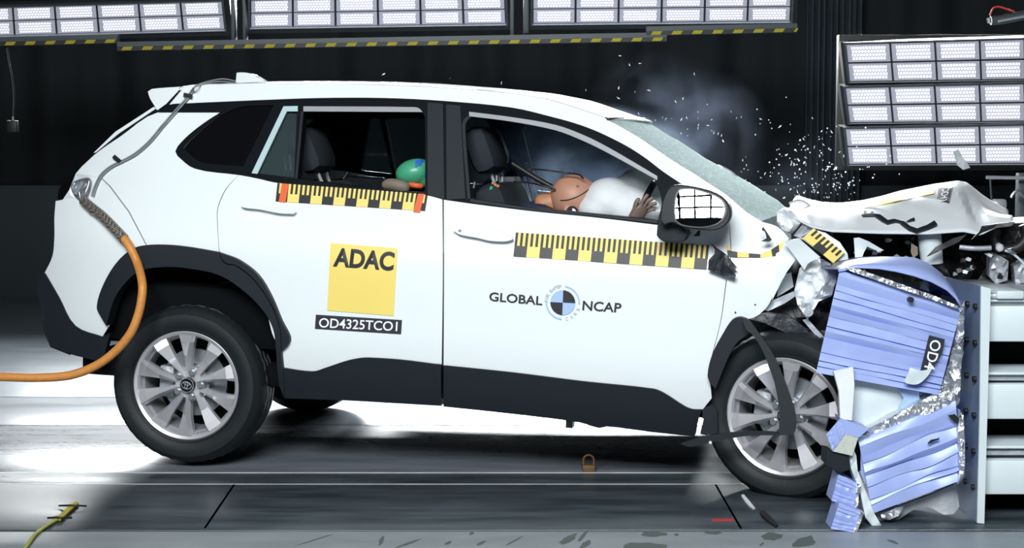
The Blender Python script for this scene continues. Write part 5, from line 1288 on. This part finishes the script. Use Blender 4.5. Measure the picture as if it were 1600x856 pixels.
p_ = at(1596, 330, 2.3); box_obj('post', (p_.x - 0.03, 2.27, 0.0), (p_.x + 0.03, 2.33, at(1596, 270, 2.3).z), M['frame'], re_, 0.006)
tube_obj('brace', [(at(1547, 277, 2.2).x, 2.2, at(1547, 277, 2.2).z), (at(1552, 300, 2.2).x, 2.22, at(1552, 318, 2.2).z)], 0.006, M['frame'], re_, 6)

# ------------------------------------------------------------------ airbag smoke
def smoke(name, c, r, sc_, dens, nscale, seed):
    bm = bmesh.new(); ball(bm, c, r, 32, sc_)
    m = bpy.data.materials.new('thin_smoke'); m.use_nodes = True; nt = m.node_tree; nt.nodes.remove(nt.nodes['Principled BSDF'])
    pv = nt.nodes.new('ShaderNodeVolumePrincipled'); pv.inputs['Color'].default_value = (0.62, 0.74, 1.0, 1); pv.inputs['Anisotropy'].default_value = 0.3
    tc = nt.nodes.new('ShaderNodeTexCoord'); nz = nt.nodes.new('ShaderNodeTexNoise'); nz.inputs['Scale'].default_value = nscale; nz.inputs['Detail'].default_value = 4; nz.inputs['Distortion'].default_value = 0.6
    ad = nt.nodes.new('ShaderNodeVectorMath'); ad.operation = 'ADD'; ad.inputs[1].default_value = (seed, seed * 2, 0)
    nt.links.new(tc.outputs['Object'], ad.inputs[0]); nt.links.new(ad.outputs[0], nz.inputs['Vector'])
    r1 = nt.nodes.new('ShaderNodeMapRange'); r1.inputs['From Min'].default_value = 0.42; r1.inputs['From Max'].default_value = 0.72; r1.inputs['To Max'].default_value = dens
    nt.links.new(nz.outputs['Fac'], r1.inputs['Value'])
    # fade out towards the rim of the puff
    sb = nt.nodes.new('ShaderNodeVectorMath'); sb.operation = 'DIVIDE'; sb.inputs[1].default_value = (r * sc_[0], r * sc_[1], r * sc_[2])
    nt.links.new(tc.outputs['Object'], sb.inputs[0]); ln = nt.nodes.new('ShaderNodeVectorMath'); ln.operation = 'LENGTH'; nt.links.new(sb.outputs[0], ln.inputs[0])
    r2 = nt.nodes.new('ShaderNodeMapRange'); r2.inputs['From Min'].default_value = 1.0; r2.inputs['From Max'].default_value = 0.0; nt.links.new(ln.outputs[1], r2.inputs['Value'])
    mu = nt.nodes.new('ShaderNodeMath'); mu.operation = 'MULTIPLY'; nt.links.new(r1.outputs[0], mu.inputs[0]); nt.links.new(r2.outputs[0], mu.inputs[1])
    nt.links.new(mu.outputs[0], pv.inputs['Density']); nt.links.new(pv.outputs[0], nt.nodes['Material Output'].inputs['Volume'])
    for v in bm.verts: v.co -= c
    o = bobj(name, bm, m, None, 0); o.location = c
    return tag(o, None, None, None, 'stuff')
smoke('smoke', at(1080, 215, 0.9), 0.38, (1.05, 0.9, 0.95), 0.6, 4.5, 3)
smoke('smoke', at(1030, 165, 0.9), 0.30, (1.2, 0.8, 0.9), 0.45, 5.0, 8)
smoke('smoke', CW(hit(905, 250, flat(1.15))), 0.46, (1.3, 0.6, 0.62), 11.0, 4.0, 5)
smoke('smoke', at(1240, 275, 0.7), 0.30, (1.0, 0.8, 0.7), 0.15, 4.0, 12)
